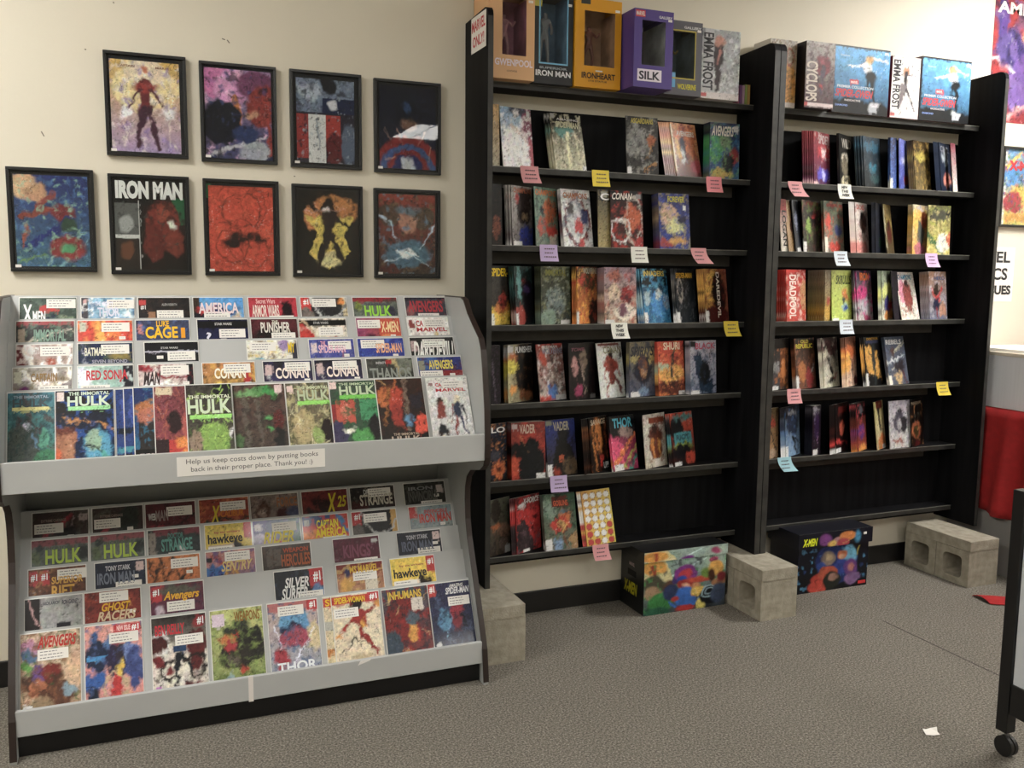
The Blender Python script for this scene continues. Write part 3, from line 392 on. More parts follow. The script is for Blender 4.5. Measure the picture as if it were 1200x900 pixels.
 ('bottom front row of the grey rack', -0.423, -0.485, 0.375, 25, 0.19, 0, 'cream comic with red title and crowded figures', 'g d8c0a8 c8a888;e .15 .2 .2 .12 c890b0;e .12 .3 .15 .08 5a7898;e .08 .42 .1 .06 6aa848;e .35 .6 .35 .16 5a3c2c;n 3c6a34 .35 7;e .28 .5 .12 .1 7a58a0;e .5 .5 .2 .08 8a3028;e .3 .72 .18 .14 b8744c;e .6 .8 .3 .16 6a4430;n 8a5a3a .4 8;e .9 .5 .12 .2 d8b898;e .8 .75 .12 .06 90a8b8;e .3 .92 .25 .08 a08868;r .04 .9 .2 .99 ddd;ts AVENGERS .28 .05 .94 .2 b82c24;k .28 .22'),
 ('bottom front row of the grey rack', -0.224, -0.485, 0.375, 25, 0.19, 0, 'salmon comic with blue and dark grouped shapes', 'g e8a8a0 d89890;e .16 .16 .08 .1 3868a0;e .2 .4 .22 .2 283858;r .02 .4 .36 .46 48a0d8;e .18 .72 .18 .12 3870b8;e .12 .9 .1 .15 203048;e .4 .25 .08 .1 5a88b8;e .55 .2 .08 .06 b83048;e .55 .5 .2 .25 3c3458;e .62 .4 .12 .14 403848;e .8 .4 .14 .14 8098d0;e .85 .6 .14 .25 485890;n 5a70a8 .3 7;p .38 1 .5 .68 .62 .68 .68 1 c83034;o .5 .82 .2 .16 c8b090 .02;r .5 .02 .98 .12 d03440;e .62 .6 .06 .1 e0c038;t NEW_ISSUE .56 .03 .8 .1 fdd;t #1 .82 .03 .95 .11 fff;k .42 .12'),
 ('bottom front row of the grey rack', -0.007, -0.485, 0.375, 25, 0.19, 0, 'black and cream comic with dark red discs', 'g 2c2422 e0dcd0;e .5 .7 .6 .35 ddd6cc;e .12 .35 .16 .12 5a2424;e .8 .4 .2 .2 6a2428;o .12 .35 .18 .14 ddd .02;e .12 .6 .1 .07 8a2830;o .3 .72 .16 .12 302828 .02;e .3 .72 .08 .05 8a3038;e .8 .66 .14 .12 6a2428;o .8 .66 .17 .15 302828 .02;e .7 .92 .12 .06 7a2c30;l .45 .5 .42 .95 .1 1c2430;l .5 .5 .7 .75 .1 1c2430;r .38 .4 .62 .48 2c5078;n 402828 .25 9;e .88 .1 .1 .08 a02c38;r .05 .9 .15 1 c8c;t #1 .84 .04 .96 .15 eee;t BEN_REILLY .06 .1 .6 .24 c02838;k .42 .26'),
 ('bottom front row of the grey rack', 0.194, -0.485, 0.375, 25, 0.19, 0, 'olive green comic with a dark bulky shape', 'g c8cc80 8a9a58;e .5 .3 .25 .14 3c4038;e .75 .5 .28 .25 302e2c;e .45 .62 .3 .2 3a3630;n 5a6a30 .35 7;e .3 .42 .15 .1 c88038;e .35 .5 .1 .08 b03a44;e .4 .72 .12 .08 6a6458;e .6 .85 .08 .08 b84830;e .3 .92 .08 .06 90a8b0;l .1 .38 .5 .34 .03 c83828;n 8aa050 .3 6;r .02 .05 .26 .22 dcd;t WEAPONS .45 .04 .95 .18 8a6020'),
 ('bottom front row of the grey rack', 0.399, -0.485, 0.375, 25, 0.19, 0, 'pale comic with a masked blue oval and streaks', 'g c8b0a8 98a0b0;r 0 0 1 .12 c07878;e .5 .3 .3 .22 6aa8d0;e .45 .38 .25 .08 303858;e .5 .5 .3 .14 b05068;n 4a6a90 .35 6;e .9 .5 .15 .2 d0c098;l .1 .3 .3 .7 .03 eef;l .3 .7 .1 .9 .03 eef;l .9 .4 .6 .7 .03 eef;l .6 .7 .4 .9 .04 eef;e .2 .75 .15 .15 b04050;r .78 0 1 .14 c83038;t #1 .84 .02 .96 .12 fff;t THOR .12 .83 .9 .97 e8ecf0;k .2 .05'),
 ('bottom front row of the grey rack', 0.607, -0.485, 0.375, 25, 0.15, 0, 'cream comic mostly hidden behind its red-titled copy', 'g ddd0b0 d8c8a0;r 0 .02 1 .14 c83c24;r 0 .35 1 .48 b8b8b0;l 0 .8 .8 .7 .1 c88838;t SPIDER .05 .03 .9 .13 e8c030'),
 ('bottom front row of the grey rack', 0.639, -0.485, 0.375, 25, 0.19, 1, 'cream comic with a leaping red shape', 'g e0d4bc ddd0b4;r 0 .02 .75 .13 c83424;r .75 0 1 .13 c83038;e .5 .16 .14 .1 281c20;e .55 .35 .14 .12 a8342c;l .4 .4 .15 .55 .09 a83028;l .65 .3 .95 .18 .06 a83028;l .55 .5 .65 .7 .12 a02c28;l .65 .6 .85 .85 .1 a02c28;e .6 .42 .05 .05 e8b030;e .08 .58 .06 .04 d89838;e .95 .17 .05 .04 d89838;l .4 .6 .1 .85 .03 2c2420;l .4 .62 .75 .75 .03 2c2420;e .55 .9 .2 .05 c0b090;t SPIDER-WOMAN .05 .03 .7 .12 e8c838;t #1 .8 .02 .96 .11 fff;k .02 .19'),
 ('bottom front row of the grey rack', 0.838, -0.485, 0.375, 25, 0.19, 0, 'dark red comic crowded with small bright shapes', 'g 4a5a68 8a3430;e .4 .45 .4 .35 8a2c2c;n a82c28 .35 5;n 303c48 .35 7;e .6 .45 .14 .12 5a6a78;e .6 .68 .12 .12 d8a030;e .7 .72 .05 .1 c83030;s c8a878 10 .2 .03;e .15 .8 .2 .2 485868;t INHUMANS .12 .04 .86 .16 d8b848;r .62 .16 .88 .34 d8d0c8'),
 ('bottom front row of the grey rack', 1.026, -0.485, 0.375, 25, 0.179, 1, 'indigo comic with a crouched red and blue shape', 'g 3c3c60 343c58;n 5a6888 .4 7;e .6 .42 .16 .14 a83448;e .3 .55 .14 .16 5a90b0;l .5 .5 .3 .8 .06 7aa8c8;l .7 .45 .85 .7 .06 1c1c28;l .5 .6 .8 .65 .06 1c1c28;e .6 .6 .12 .1 8a3040;n 2c3048 .3 8;r 0 0 .16 .18 c84038;r .04 .88 .16 1 ccc;t #1 .02 .03 .14 .14 fff;ts AMAZING .5 .03 .85 .08 ddd;ts SPIDER-MAN .4 .08 .98 .18 e4e4e8;k .44 .22')]
SHELF=[('left', 'second', 2, 1.432, -0.13, 2.082, 14.0, 2.0, 0.039, 0.006, 'gold and cream comic tucked by the side panel', 'g c8a050 b8b098;n 5a4a30 .4 6'),
 ('left', 'second', 2, 1.483, -0.13, 2.082, 14.0, 7.4, 0.168, 0.006, 'white and magenta comic with sky blue corner', 'g 8ab0d0 e8e0e0;e .45 .7 .5 .4 eeeef0;e .9 .25 .25 .3 8a2c58;e .55 .05 .3 .08 303048;n f8f4f4 .4 5;e .95 .8 .12 .3 b84058;l .3 .3 .8 .55 .08 d8c8c0;r .85 .03 .96 .14 ccc'),
 ('left', 'second', 2, 1.735, -0.13, 2.082, 9.1, 14.0, 0.168, 0.024, 'black comic with white title over pale cream legs', 'g 181818 ccc8a8;r 0 0 1 .2 141414;n e8e4c8 .45 7;e .4 .3 .3 .1 6aa098;l .5 .35 .45 .95 .1 e8e4c0;l .75 .4 .8 .95 .08 d8d4b0;l .28 .4 .3 1 .03 282820;l .6 .45 .6 1 .02 383828;r .9 .9 1 1 ddd;t AMAZING .2 .08 .9 .12 ddd;ts SPIDER-MAN .15 .14 .9 .25 d8d8b8;r .02 .02 .14 .1 bbb'),
 ('left', 'second', 2, 2.093, -0.13, 2.082, 0.0, 5.6, 0.168, 0.007, 'black and silver comic with a small orange figure', 'g 3a3836 4a4846;e .3 .45 .35 .25 8a8a88;n b0b0a8 .35 7;n 2a2a28 .35 6;e .75 .4 .12 .1 b06838;l .8 .5 .6 .75 .06 b0843c;l .9 .8 .5 .9 .06 c08a40;l .25 .1 .25 .5 .02 aaa;r .02 .88 .14 1 ddd;t ASGARDIANS .15 .03 .85 .12 b8a848'),
 ('left', 'second', 2, 2.36, -0.13, 2.082, 12.9, 13.4, 0.168, 0.016, 'orange comic with white title and figures in a row', 'g e0a060 6a3838;e .5 .3 .4 .3 e0884c;e .4 .5 .14 .25 303050;e .35 .62 .1 .14 ddd;e .75 .4 .15 .2 c87848;n 8a3038 .35 6;e .8 .8 .2 .14 b04858;e .2 .5 .1 .2 e0b040;r .0 .03 .06 .9 e8d8b8;t AVENGERS .2 .14 .9 .24 f0e8e0'),
 ('left', 'second', 2, 2.54, -0.13, 2.082, 0.0, 2.0, 0.168, 0.057, 'blue comic with green swirl and yellow base', 'g 242a58 3a6a98;e .2 .5 .2 .25 3aa060;n 3a80a8 .35 5;e .5 .35 .2 .12 6a8a60;e .8 .6 .15 .14 a03c40;e .4 .9 .4 .1 c8b050;e .6 .7 .2 .15 1c2428;n 7ab070 .3 7;r .8 .06 .94 .16 ccc;ts AVENGERS .05 .06 .8 .24 e0dcd4'),
 ('left', 'third', 3, 1.435, -0.127, 1.744, 14.0, 2.0, 0.055, 0.006, 'black comic with a brown glow low down', 'g 181616 241c18;e .4 .7 .4 .2 8a4c30;n 3a2820 .4 6'),
 ('left', 'third', 3, 1.532, -0.127, 1.744, 29.6, 3.1, 0.15, 0.026, 'pale grey comic with dark hooded shape and blue base', 'g b8b4b0 6a6468;e .6 .3 .35 .3 4a4040;e .6 .5 .3 .14 2c2424;e .65 .5 .12 .06 b09878;e .75 .85 .4 .2 4858b0;n 6a5a58 .3 6;e .25 .2 .12 .08 b03c38;r .05 .93 .45 1 ddd;t CHAMPIONS .1 .03 .95 .12 b86848'),
 ('left', 'third', 3, 1.646, -0.127, 1.744, 28.9, 4.3, 0.168, 0.004, 'sea green comic with orange and red figures', 'g 7a9c88 8a9488;e .6 .4 .35 .2 c87040;n 3c4a44 .35 6;e .3 .65 .25 .14 b85848;e .7 .75 .25 .12 d84c3c;e .75 .9 .2 .1 e8dcd0;e .3 .4 .1 .1 222838;n 5a9088 .3 7;t CHAMPIONS .04 .04 .96 .14 c8703c'),
 ('left', 'third', 3, 1.783, -0.127, 1.744, 11.9, 8.8, 0.168, 0.025, 'white comic with a red ringed circle of figures', 'g ddd ddd;o .5 .55 .4 .38 8a2c30 .03;e .5 .5 .35 .33 c8c8cc;n 4a5068 .35 6;e .55 .65 .15 .14 c83838;e .3 .35 .12 .1 3a2c2c;e .75 .45 .12 .14 485080;e .6 .95 .08 .1 c83838;t CHAMPIONS .08 .06 .9 .16 b06a40'),
 ('left', 'third', 3, 1.957, -0.127, 1.744, 14.0, 3.7, 0.077, 0.005, 'beige comic peeking beside the dark red one', 'g 2a2826 b8a870;r 0 0 1 .2 1c1a1c;n 8a7a48 .4 7;r .3 .03 .7 .14 998;t C .2 .06 .9 .18 ddd'),
 ('left', 'third', 3, 2.023, -0.127, 1.744, 0.0, 5.6, 0.168, 0.007, 'dark red comic with twisting white lines', 'g 28181a 6a2824;r 0 0 1 .15 181416;n c83c28 .45 5;e .65 .45 .25 .25 c86a3c;n 38403c .35 6;o .3 .7 .3 .2 ddd .02;o .7 .5 .25 .4 c8c0b8 .015;e .85 .92 .15 .08 b83034;r .8 .05 .94 .14 999;ts CONAN .05 .04 .68 .16 e8e0d8'),
 ('left', 'third', 3, 2.282, -0.127, 1.744, 0.0, 7.4, 0.168, 0.061, 'blue and cream comic full of tumbling figures', 'g 3a3870 3c50a0;e .3 .4 .3 .2 d0b098;n a89a68 .4 6;e .5 .6 .3 .14 d8d898;n 485cb0 .35 7;e .2 .9 .3 .08 b04448;e .6 .85 .3 .06 d8a850;e .75 .5 .12 .1 2c2c50;r .8 .22 .9 .3 ddd;t FOREVER .3 .05 .85 .16 c0b848'),
 ('left', 'fourth', 4, 1.435, -0.124, 1.392, 28.6, 2.0, 0.131, 0.004, 'dark grey comic with a bright yellow lower half', 'g 4a4a48 4a4038;r 0 0 1 .05 222;e .5 .9 .8 .28 f0d020;e .55 .7 .4 .12 d88828;e .6 .6 .2 .14 b8483c;n 2c2c2c .3 5;r 0 .8 .16 1 e8e8e0;t SPIDER- .02 .04 .9 .18 e8c830'),
 ('left', 'fourth', 4, 1.557, -0.124, 1.392, 28.6, 5.4, 0.129, 0.026, 'black comic with teal patches and red hem', 'g 24302e 1c2426;n 3a6a68 .4 6;e .25 .25 .12 .3 6aa0a0;e .7 .6 .35 .4 181420;e .6 .4 .2 .06 4a3868;e .2 .85 .3 .2 b0483c;r 0 .8 .12 1 ddd;e .5 .25 .14 .06 8a3838'),
 ('left', 'fourth', 4, 1.676, -0.124, 1.392, 12.4, 2.7, 0.168, 0.05, 'mossy grey comic like carved stone', 'g 4c5030 50585a;n 8a8a60 .45 5;e .5 .6 .35 .25 7a8a88;n a8b0a0 .35 7;n 24281c .35 8;e .2 .9 .3 .15 8aa090;r .66 .92 .96 1 ddd;t IMMORTAL .15 .05 .85 .16 70702c'),
 ('left', 'fourth', 4, 1.857, -0.124, 1.392, 28.6, 2.0, 0.161, 0.026, 'flaming orange comic with a standing dark outline', 'g 3a2c1c e89028;n f8c030 .45 5;e .6 .25 .4 .15 4a4020;e .85 .8 .3 .25 241410;e .2 .25 .2 .06 c04028;n c04820 .35 6;r 0 .78 .1 1 ddd;t WOLVERINE .3 .02 .98 .12 998'),
 ('left', 'fourth', 4, 1.998, -0.124, 1.392, 0.0, 3.8, 0.168, 0.076, 'cream comic with red and pink twisting figures', 'g a8909c d0b8a0;n c05c50 .4 5;e .3 .15 .2 .12 c07868;e .3 .45 .2 .14 e0c8b0;e .7 .5 .2 .14 a83c3c;n 4a3c48 .35 7;e .6 .8 .35 .15 e8dcd0;e .55 .75 .15 .1 8a6070;r .02 .93 .3 1 ddd'),
 ('left', 'fourth', 4, 2.216, -0.124, 1.392, 12.6, 11.0, 0.168, 0.022, 'ice blue comic with pale rounded cutouts', 'g 143038 2878a8;r 0 0 1 .3 102428;n 3aa0d0 .45 5;e .55 .65 .3 .25 3a90d0;e .15 .55 .14 .12 a8c0c8;e .85 .6 .12 .12 98a8c0;e .6 .45 .12 .1 c8d0d0;n 68c0e0 .3 7;r 0 .8 .12 1 ddd;t INVADERS .1 .04 .9 .14 d8c060'),
 ('left', 'fourth', 4, 2.394, -0.124, 1.392, 22.9, 7.2, 0.168, 0.011, 'black comic with grey web streaks and gold title', 'g 181a1c 303c44;s 8a8a90 14 .5 .02;n 4a4a50 .35 6;o .2 .4 .12 .2 b0a8a0 .02;r 0 .8 .16 1 e8e8e8;t SPIDER-MAN .05 .08 .85 .18 c89a30'),
 ('left', 'fourth', 4, 2.559, -0.124, 1.392, 16.2, 7.4, 0.168, 0.029, 'amber comic with a black tree and vertical lettering', 'h d8a030 a85c38;e .35 .4 .3 .4 e0b040;e .6 .45 .3 .4 2c1814;n 7a2c1c .4 5;e .4 .9 .6 .2 5a1814;r 0 .78 .12 1 ddd;T DAREDEVIL .52 .06 .66 .92 e8dcd0'),
 ('left', 'fifth', 5, 1.434, -0.122, 1.04, 14.0, 2.0, 0.056, 0.006, 'black comic with a murky violet streak', 'g 1a1618 2c2830;n 4a3450 .4 6;l .2 .3 .5 1 .12 6a6070'),
 ('left', 'fifth', 5, 1.52, -0.122, 1.04, 25.5, 2.0, 0.168, 0.027, 'black comic with cream and yellow left side', 'h d8d0a0 1c1816;e .8 .4 .5 .6 161414;e .15 .35 .2 .12 d8c830;e .2 .2 .2 .08 c87840;e .2 .78 .15 .06 e0a040;n 6a4a28 .25 6;e .7 .9 .3 .1 8a5830;r 0 .02 .2 .14 bbb;t PUNISHER .3 .04 .98 .15 ccc'),
 ('left', 'fifth', 5, 1.679, -0.122, 1.04, 20.4, 8.2, 0.168, 0.011, 'red and white comic with slashing black marks', 'g 8a3428 c0b8b0;r 0 0 1 .06 b03828;n e8e4e0 .45 5;n 282020 .4 6;e .2 .25 .15 .12 b84a30;e .5 .85 .2 .14 5a88c8;e .1 .98 .4 .06 c83828;n 8a3028 .3 7;r .6 .9 .98 1 ccc;t OLD_MAN .2 .03 .8 .08 bbb;t WOLVERINE .2 .08 .98 .18 889'),
 ('left', 'fifth', 5, 1.826, -0.122, 1.04, 18.0, 3.6, 0.168, 0.011, 'black comic with pink and ivory figures', 'g 181416 1c1618;e .2 .4 .1 .2 b88a88;e .55 .3 .14 .2 8a7868;n 3a2428 .4 6;l .5 .4 .6 .9 .05 a89488;e .35 .85 .15 .12 a03c68;r .8 .92 1 1 777;ts TOMB .1 .08 .6 .14 6a3c48'),
 ('left', 'fifth', 5, 1.99, -0.122, 1.04, 18.3, 9.4, 0.168, 0.011, 'white comic with a single rust coloured figure', 'g d8d8d4 d0d4d0;e .5 .2 .12 .1 201818;e .5 .4 .3 .15 a04838;e .5 .55 .14 .2 8a3c30;l .3 .35 .25 .65 .09 a84838;l .7 .35 .8 .6 .09 a84838;l .4 .6 .25 .95 .09 9a4438;l .62 .6 .85 .88 .09 7a4440;e .9 .25 .06 .05 4a3c34;r .05 .02 .9 .06 8a4038;t CONAN .25 .07 .95 .2 8a8468'),
 ('left', 'fifth', 5, 2.14, -0.122, 1.04, 13.2, 2.1, 0.168, 0.023, 'olive and blue comic with a seated dark shape', 'g 7a7058 5a6078;e .5 .3 .5 .14 b0a060;e .5 .5 .35 .25 282634;e .5 .45 .14 .2 8a5838;e .55 .55 .12 .08 b08860;n 2c3c58 .4 6;r .05 .9 .4 1 ddd;e .55 .9 .2 .08 7a94b0;ts SPIRITS .02 .08 .95 .26 22242c'),
 ('left', 'fifth', 5, 2.304, -0.122, 1.04, 10.9, 5.8, 0.168, 0.03, 'orange red comic with a spiky dark silhouette', 'g c84030 d07830;e .5 .6 .5 .2 e8b048;n a83828 .35 5;l .6 .2 .5 .7 .12 3c4440;e .2 .45 .25 .06 a8c0a8;e .5 .85 .5 .14 6a2c1c;n 3c1c14 .3 7;n e89030 .25 8;r .75 .92 1 1 ccc;t SHURI .22 .02 .85 .16 d8c8b0'),
 ('left', 'fifth', 5, 2.48, -0.122, 1.04, 8.5, 3.7, 0.168, 0.037, 'pale lilac comic with a slanting navy shape', 'g b8b4c0 8890a8;p .1 .3 .3 .2 .95 .85 .8 1 .4 1 24405a;e .55 .6 .2 .2 181c24;n 3c5470 .3 6;l .9 .1 .7 .4 .03 222;r .02 .92 .35 1 ddd;r .02 .02 .2 .12 222;t BLACK .2 .04 .95 .16 b04c60'),
 ('left', 'sixth', 6, 1.436, -0.119, 0.685, 14.0, 2.3, 0.095, 0.011, 'midnight blue comic with a fiery orange ball', 'g 141c30 1c1a1e;n 2c4868 .4 6;e .5 .8 .4 .16 c86a28;n e89a48 .25 7;e .5 .8 .15 .06 5a2818;e .3 .55 .3 .1 4a4c58;t LO .1 .06 .9 .16 ddd'),
 ('left', 'sixth', 6, 1.541, -0.119, 0.685, 0.0, 3.2, 0.168, 0.056, 'red comic with a large cloaked black shape', 'g 8a3c34 c0442c;e .6 .28 .3 .1 a83c30;n c84c34 .3 5;e .58 .4 .14 .16 181a1e;e .6 .75 .38 .42 25272b;e .12 .5 .25 .12 1c1c20;l .3 .4 .45 .8 .2 202226;l .25 .25 .48 .5 .02 e0a060;e .1 .75 .1 .2 d05830;r .72 .9 1 1 ddd;r .03 .03 .18 .12 baa;t VADER .24 .04 .7 .2 c8b0a0'),
 ('left', 'sixth', 6, 1.724, -0.119, 0.685, 10.8, 7.7, 0.168, 0.013, 'blue to brown comic with a dark chest glow', 'g 2c4088 4a4034;e .55 .35 .2 .2 181a22;e .55 .7 .35 .35 1c1a1c;r .4 .64 .58 .76 b85c30;e .8 .85 .3 .14 6a5840;e .3 .92 .15 .06 a84028;n 2c2828 .25 5;r 0 .78 .16 1 ddd;r .03 .02 .2 .1 887;t VADER .26 .04 .8 .2 a09888'),
 ('left', 'sixth', 6, 1.95, -0.119, 0.685, 26.6, 6.3, 0.144, 0.011, 'black comic with tall orange flames', 'g 16120e 1c1410;n 8a4c18 .3 5;e .5 .35 .2 .35 c88028;l .15 .15 .3 1 .12 c88430;l .85 .1 .9 .8 .1 a85c24;l .4 .3 .55 .8 .07 281410;e .6 .8 .1 .12 c83828;n 301c10 .35 6;r .65 .8 1 1 222;t UP! .68 .84 .95 .96 ddd;t SAVAGE .1 .04 .9 .14 c8b8a0'),
 ('left', 'sixth', 6, 2.068, -0.119, 0.685, 16.4, 10.1, 0.168, 0.011, 'black comic with a rainbow gradient below', 'g 0e1418 c83c78;r 0 0 1 .35 10161a;e .1 .7 .4 .35 e05080;l .1 .85 1 .35 .15 e0803c;l .3 1 1 .55 .12 b0b850;l .5 1.1 1 .75 .15 38a090;e .6 .3 .3 .1 a89088;n 38343c .25 6;r .05 .88 .4 1 ddd;t THOR .12 .04 .9 .22 58b0c8'),
 ('left', 'sixth', 6, 2.245, -0.119, 0.685, 21.3, 7.0, 0.168, 0.011, 'white comic with brown figure and rust title block', 'g d4d0c8 d0c8b8;r .25 .07 .96 .18 a05030;e .5 .4 .35 .14 6a3828;e .5 .28 .14 .1 4a3028;e .5 .65 .3 .2 7a3c24;l .35 .5 .4 .85 .12 d89030;l .65 .5 .65 .8 .1 d8a040;r .4 .85 .85 .96 ddd6cc;n 8a4c34 .25 6'),
 ('left', 'sixth', 6, 2.402, -0.119, 0.685, 18.2, 8.8, 0.168, 0.012, 'orange and black comic with a teal panel', 'g c8502c 181418;e .25 .3 .3 .25 1a1c20;r .12 .38 .9 .62 4a98a0;e .5 .63 .4 .06 98a838;e .45 .75 .5 .14 161620;e .8 .85 .25 .12 c84c2c;e .6 .08 .5 .06 5a9090;n 2c2428 .3 6;r .05 .92 .35 1 ddd;t RIOT .2 .42 .8 .52 2c4c58'),
 ('left', 'bottom', 7, 1.437, -0.117, 0.332, 25.6, 2.0, 0.139, 0.005, 'grey brown comic with crouched figures', 'g 6a6c5c 4c4038;e .3 .2 .25 .2 3c342c;e .6 .55 .4 .12 8a6c58;n 2a2420 .35 6;e .3 .5 .25 .04 b86a30;l .3 .6 .35 1 .12 5a4c40;e .7 .85 .25 .14 6a5c54;r .75 .86 1 .98 bbb'),
 ('left', 'bottom', 7, 1.574, -0.117, 0.332, 24.9, 4.4, 0.168, 0.011, 'vivid red comic with jagged dark rock', 'g 8a1c20 c02c2c;n c83030 .3 5;e .5 .35 .5 .2 c82c2c;p 0 .45 .35 .42 .75 1 0 1 4a3c40;n 241c20 .3 7;l .1 .2 .35 .14 .08 ccc;l .5 .1 1 .06 .04 bbb;e .75 .4 .1 .04 2a1418;n 7a6068 .2 8;r .25 .94 .5 1 ddd;ts X-FORCE .3 .04 .98 .14 ccc'),
 ('left', 'bottom', 7, 1.718, -0.117, 0.332, 0.0, 12.1, 0.168, 0.031, 'green comic with an orange capped figure', 'g 2c5840 8a8878;e .2 .2 .2 .3 8aa090;r .28 .06 .8 .24 7a3424;n 3c6a50 .35 5;e .62 .42 .18 .14 c87838;e .62 .34 .14 .05 6a8088;e .5 .55 .3 .14 d0402c;e .55 .55 .15 .08 d8b060;n 30302c .3 7;l .5 .6 .7 1 .08 8a5c40;e .4 .9 .14 .12 8aa8c8;e .9 .85 .14 .16 b08c60;r .02 .8 .2 1 ddd;t GOBLINS .32 .12 .76 .22 c05838'),
 ('left', 'bottom', 7, 1.935, -0.117, 0.332, 8.1, 14.8, 0.168, 0.01, 'yellow comic with rows of white and red dots', 'g d89030 e0c828;h e0a030 e8d828;D'),
 ('right', 'second', 2, 3.162, -0.13, 2.082, 22.0, 3.8, 0.168, 0.036, 'crimson comic with a radiating burst and violet glow', 'g a84048 6a3060;s ddd 16 .4 .02;e .6 .35 .4 .14 c83c4c;e .6 .35 .14 .1 f0d8d8;n 7a2834 .35 5;e .6 .8 .4 .14 6a60d0;e .6 .8 .1 .14 c8c8f8;r 0 .94 .25 1 e8c8c8;t SPIDER .3 .05 .95 .22 b8a8a8'),
 ('right', 'second', 2, 3.327, -0.13, 2.082, 27.0, 4.6, 0.168, 0.013, 'black comic with ghostly white faces', 'g 1c1a18 181614;e .4 .45 .3 .08 ccc8b8;e .4 .6 .3 .16 8a806c;e .5 .9 .35 .12 d8d0b0;e .5 .88 .2 .04 3a3428;n 2a2824 .3 6;t WILD .2 .08 .95 .26 a8a49c'),
 ('right', 'second', 2, 3.49, -0.13, 2.082, 17.8, 6.5, 0.168, 0.034, 'dark teal comic under a grey haze', 'g 304a5c 242c30;n 1c2a34 .4 5;e .5 .2 .5 .1 3c7088;e .5 .6 .25 .1 2c8098;n 5a5c60 .3 7;e .6 .8 .3 .08 3c5c60'),
 ('right', 'second', 2, 3.659, -0.13, 2.082, 14.0, 3.5, 0.056, 0.014, 'thin blue comic squeezed between dark ones', 'g 3a3c58 4868b0;n 5a88d0 .4 5;r 0 .8 .4 1 e0e0d8'),
 ('right', 'second', 2, 3.723, -0.13, 2.082, 30.6, 3.9, 0.168, 0.004, 'blue, white and red comic seen almost edge-on', 'g 7a80c8 4c58b0;n 8aa0e8 .4 5;e .5 .4 .3 .05 d0d0e0;e .8 .8 .3 .1 b03848'),
 ('right', 'second', 2, 3.835, -0.13, 2.082, 17.0, 7.3, 0.168, 0.032, 'gold and brown comic with crowded faces', 'g 4a3820 8a7848;n c8a848 .45 6;n 2c2418 .35 7;e .5 .3 .4 .1 b8a840;l .9 .7 .7 1 .12 e0c070'),
 ('right', 'second', 2, 4.018, -0.13, 2.082, 24.7, 7.4, 0.168, 0.011, 'navy comic with a pale face plate and pink chin', 'g 3a4458 2c3850;e .5 .3 .3 .14 a8b0b8;n 1c2c48 .3 5;e .6 .75 .4 .14 d08878;e .55 .72 .08 .08 8a3838;t CIVIL .1 .06 .9 .18 8a8a90'),
 ('right', 'second', 2, 4.102, -0.13, 2.082, 14.0, 7.4, 0.045, 0.004, 'slim red and white comic at the stack end', 'g 8a4858 e0e0d8;n c85868 .3 4'),
 ('right', 'third', 3, 2.983, -0.127, 1.744, 14.0, 6.7, 0.055, 0.007, 'white comic with red top and vertical black lettering', 'g 8a2c28 d8d4c8;r 0 0 1 .22 a83030;T LOGAN .3 .22 .85 .9 26221e'),
 ('right', 'third', 3, 3.03, -0.127, 1.744, 14.0, 11.0, 0.045, 0.004, 'plain kraft brown comic', 'g b09068 a88858;n 8a6c48 .3 5;e .9 .5 .3 .1 6a4840'),
 ('right', 'third', 3, 3.073, -0.127, 1.744, 14.0, 9.5, 0.049, 0.005, 'black comic with pale dotted spine', 'g 16181e 202638;e .4 .4 .25 .16 8a90a8;n 2c3048 .4 6;r .3 .92 .8 1 ccc'),
 ('right', 'third', 3, 3.123, -0.127, 1.744, 18.4, 6.0, 0.168, 0.011, 'dark comic with green branches and a horned shape', 'g 3a3030 4a4038;r .2 .04 .9 .1 7a3428;n 6a8840 .4 5;e .5 .35 .3 .16 1c1a1c;n 8a5c58 .3 6;e .3 .5 .12 .14 90b048;r 0 .8 .16 1 ddd;e .6 .3 .15 .03 a83030'),
 ('right', 'third', 3, 3.258, -0.127, 1.744, 15.4, 6.0, 0.168, 0.019, 'grey green comic with red banner and orange blooms', 'g 6a7868 98887c;r .15 .05 .98 .12 a03c34;n 8a9a80 .4 5;e .2 .4 .15 .14 d84c34;n c85838 .35 6;e .7 .55 .2 .1 5a6498;e .5 .9 .3 .1 d84c38;r 0 .7 .14 1 e8dcd0'),
 ('right', 'third', 3, 3.464, -0.127, 1.744, 26.4, 5.8, 0.168, 0.011, 'white comic washed with pink at the foot', 'g ccc8c4 d8c0b8;e .6 .4 .3 .2 5a4440;n a87068 .3 5;e .4 .9 .5 .14 d89088;e .5 .25 .14 .08 2c2c30;t DOC .1 .04 .7 .14 c06058'),
 ('right', 'third', 3, 3.589, -0.127, 1.744, 29.6, 3.9, 0.168, 0.012, 'charcoal comic leaning left in the middle', 'g 24242c 282c3c;n 3c4458 .4 5;e .5 .8 .2 .1 2c4a38'),
 ('right', 'third', 3, 3.67, -0.127, 1.744, 29.6, 8.6, 0.125, 0.008, 'khaki comic with a standing brown figure', 'g 8a7840 6a5a3c;e .5 .4 .4 .14 a89848;e .5 .55 .3 .25 6a2c20;e .4 .4 .2 .08 2c201c;n 4c3c28 .3 6;l 0 0 .05 1 .05 e0d8b8'),
 ('right', 'third', 3, 3.839, -0.127, 1.744, 19.3, 2.0, 0.168, 0.03, 'yellow comic with pink base and tall grey figure', 'g d8d0b8 e8b838;e .5 .3 .6 .3 e8c050;e .55 .55 .25 .3 6a7068;e .75 .3 .2 .2 c86838;e .5 .9 .4 .12 d07890;n a88838 .25 6;e .45 .08 .3 .05 c8c0c0'),
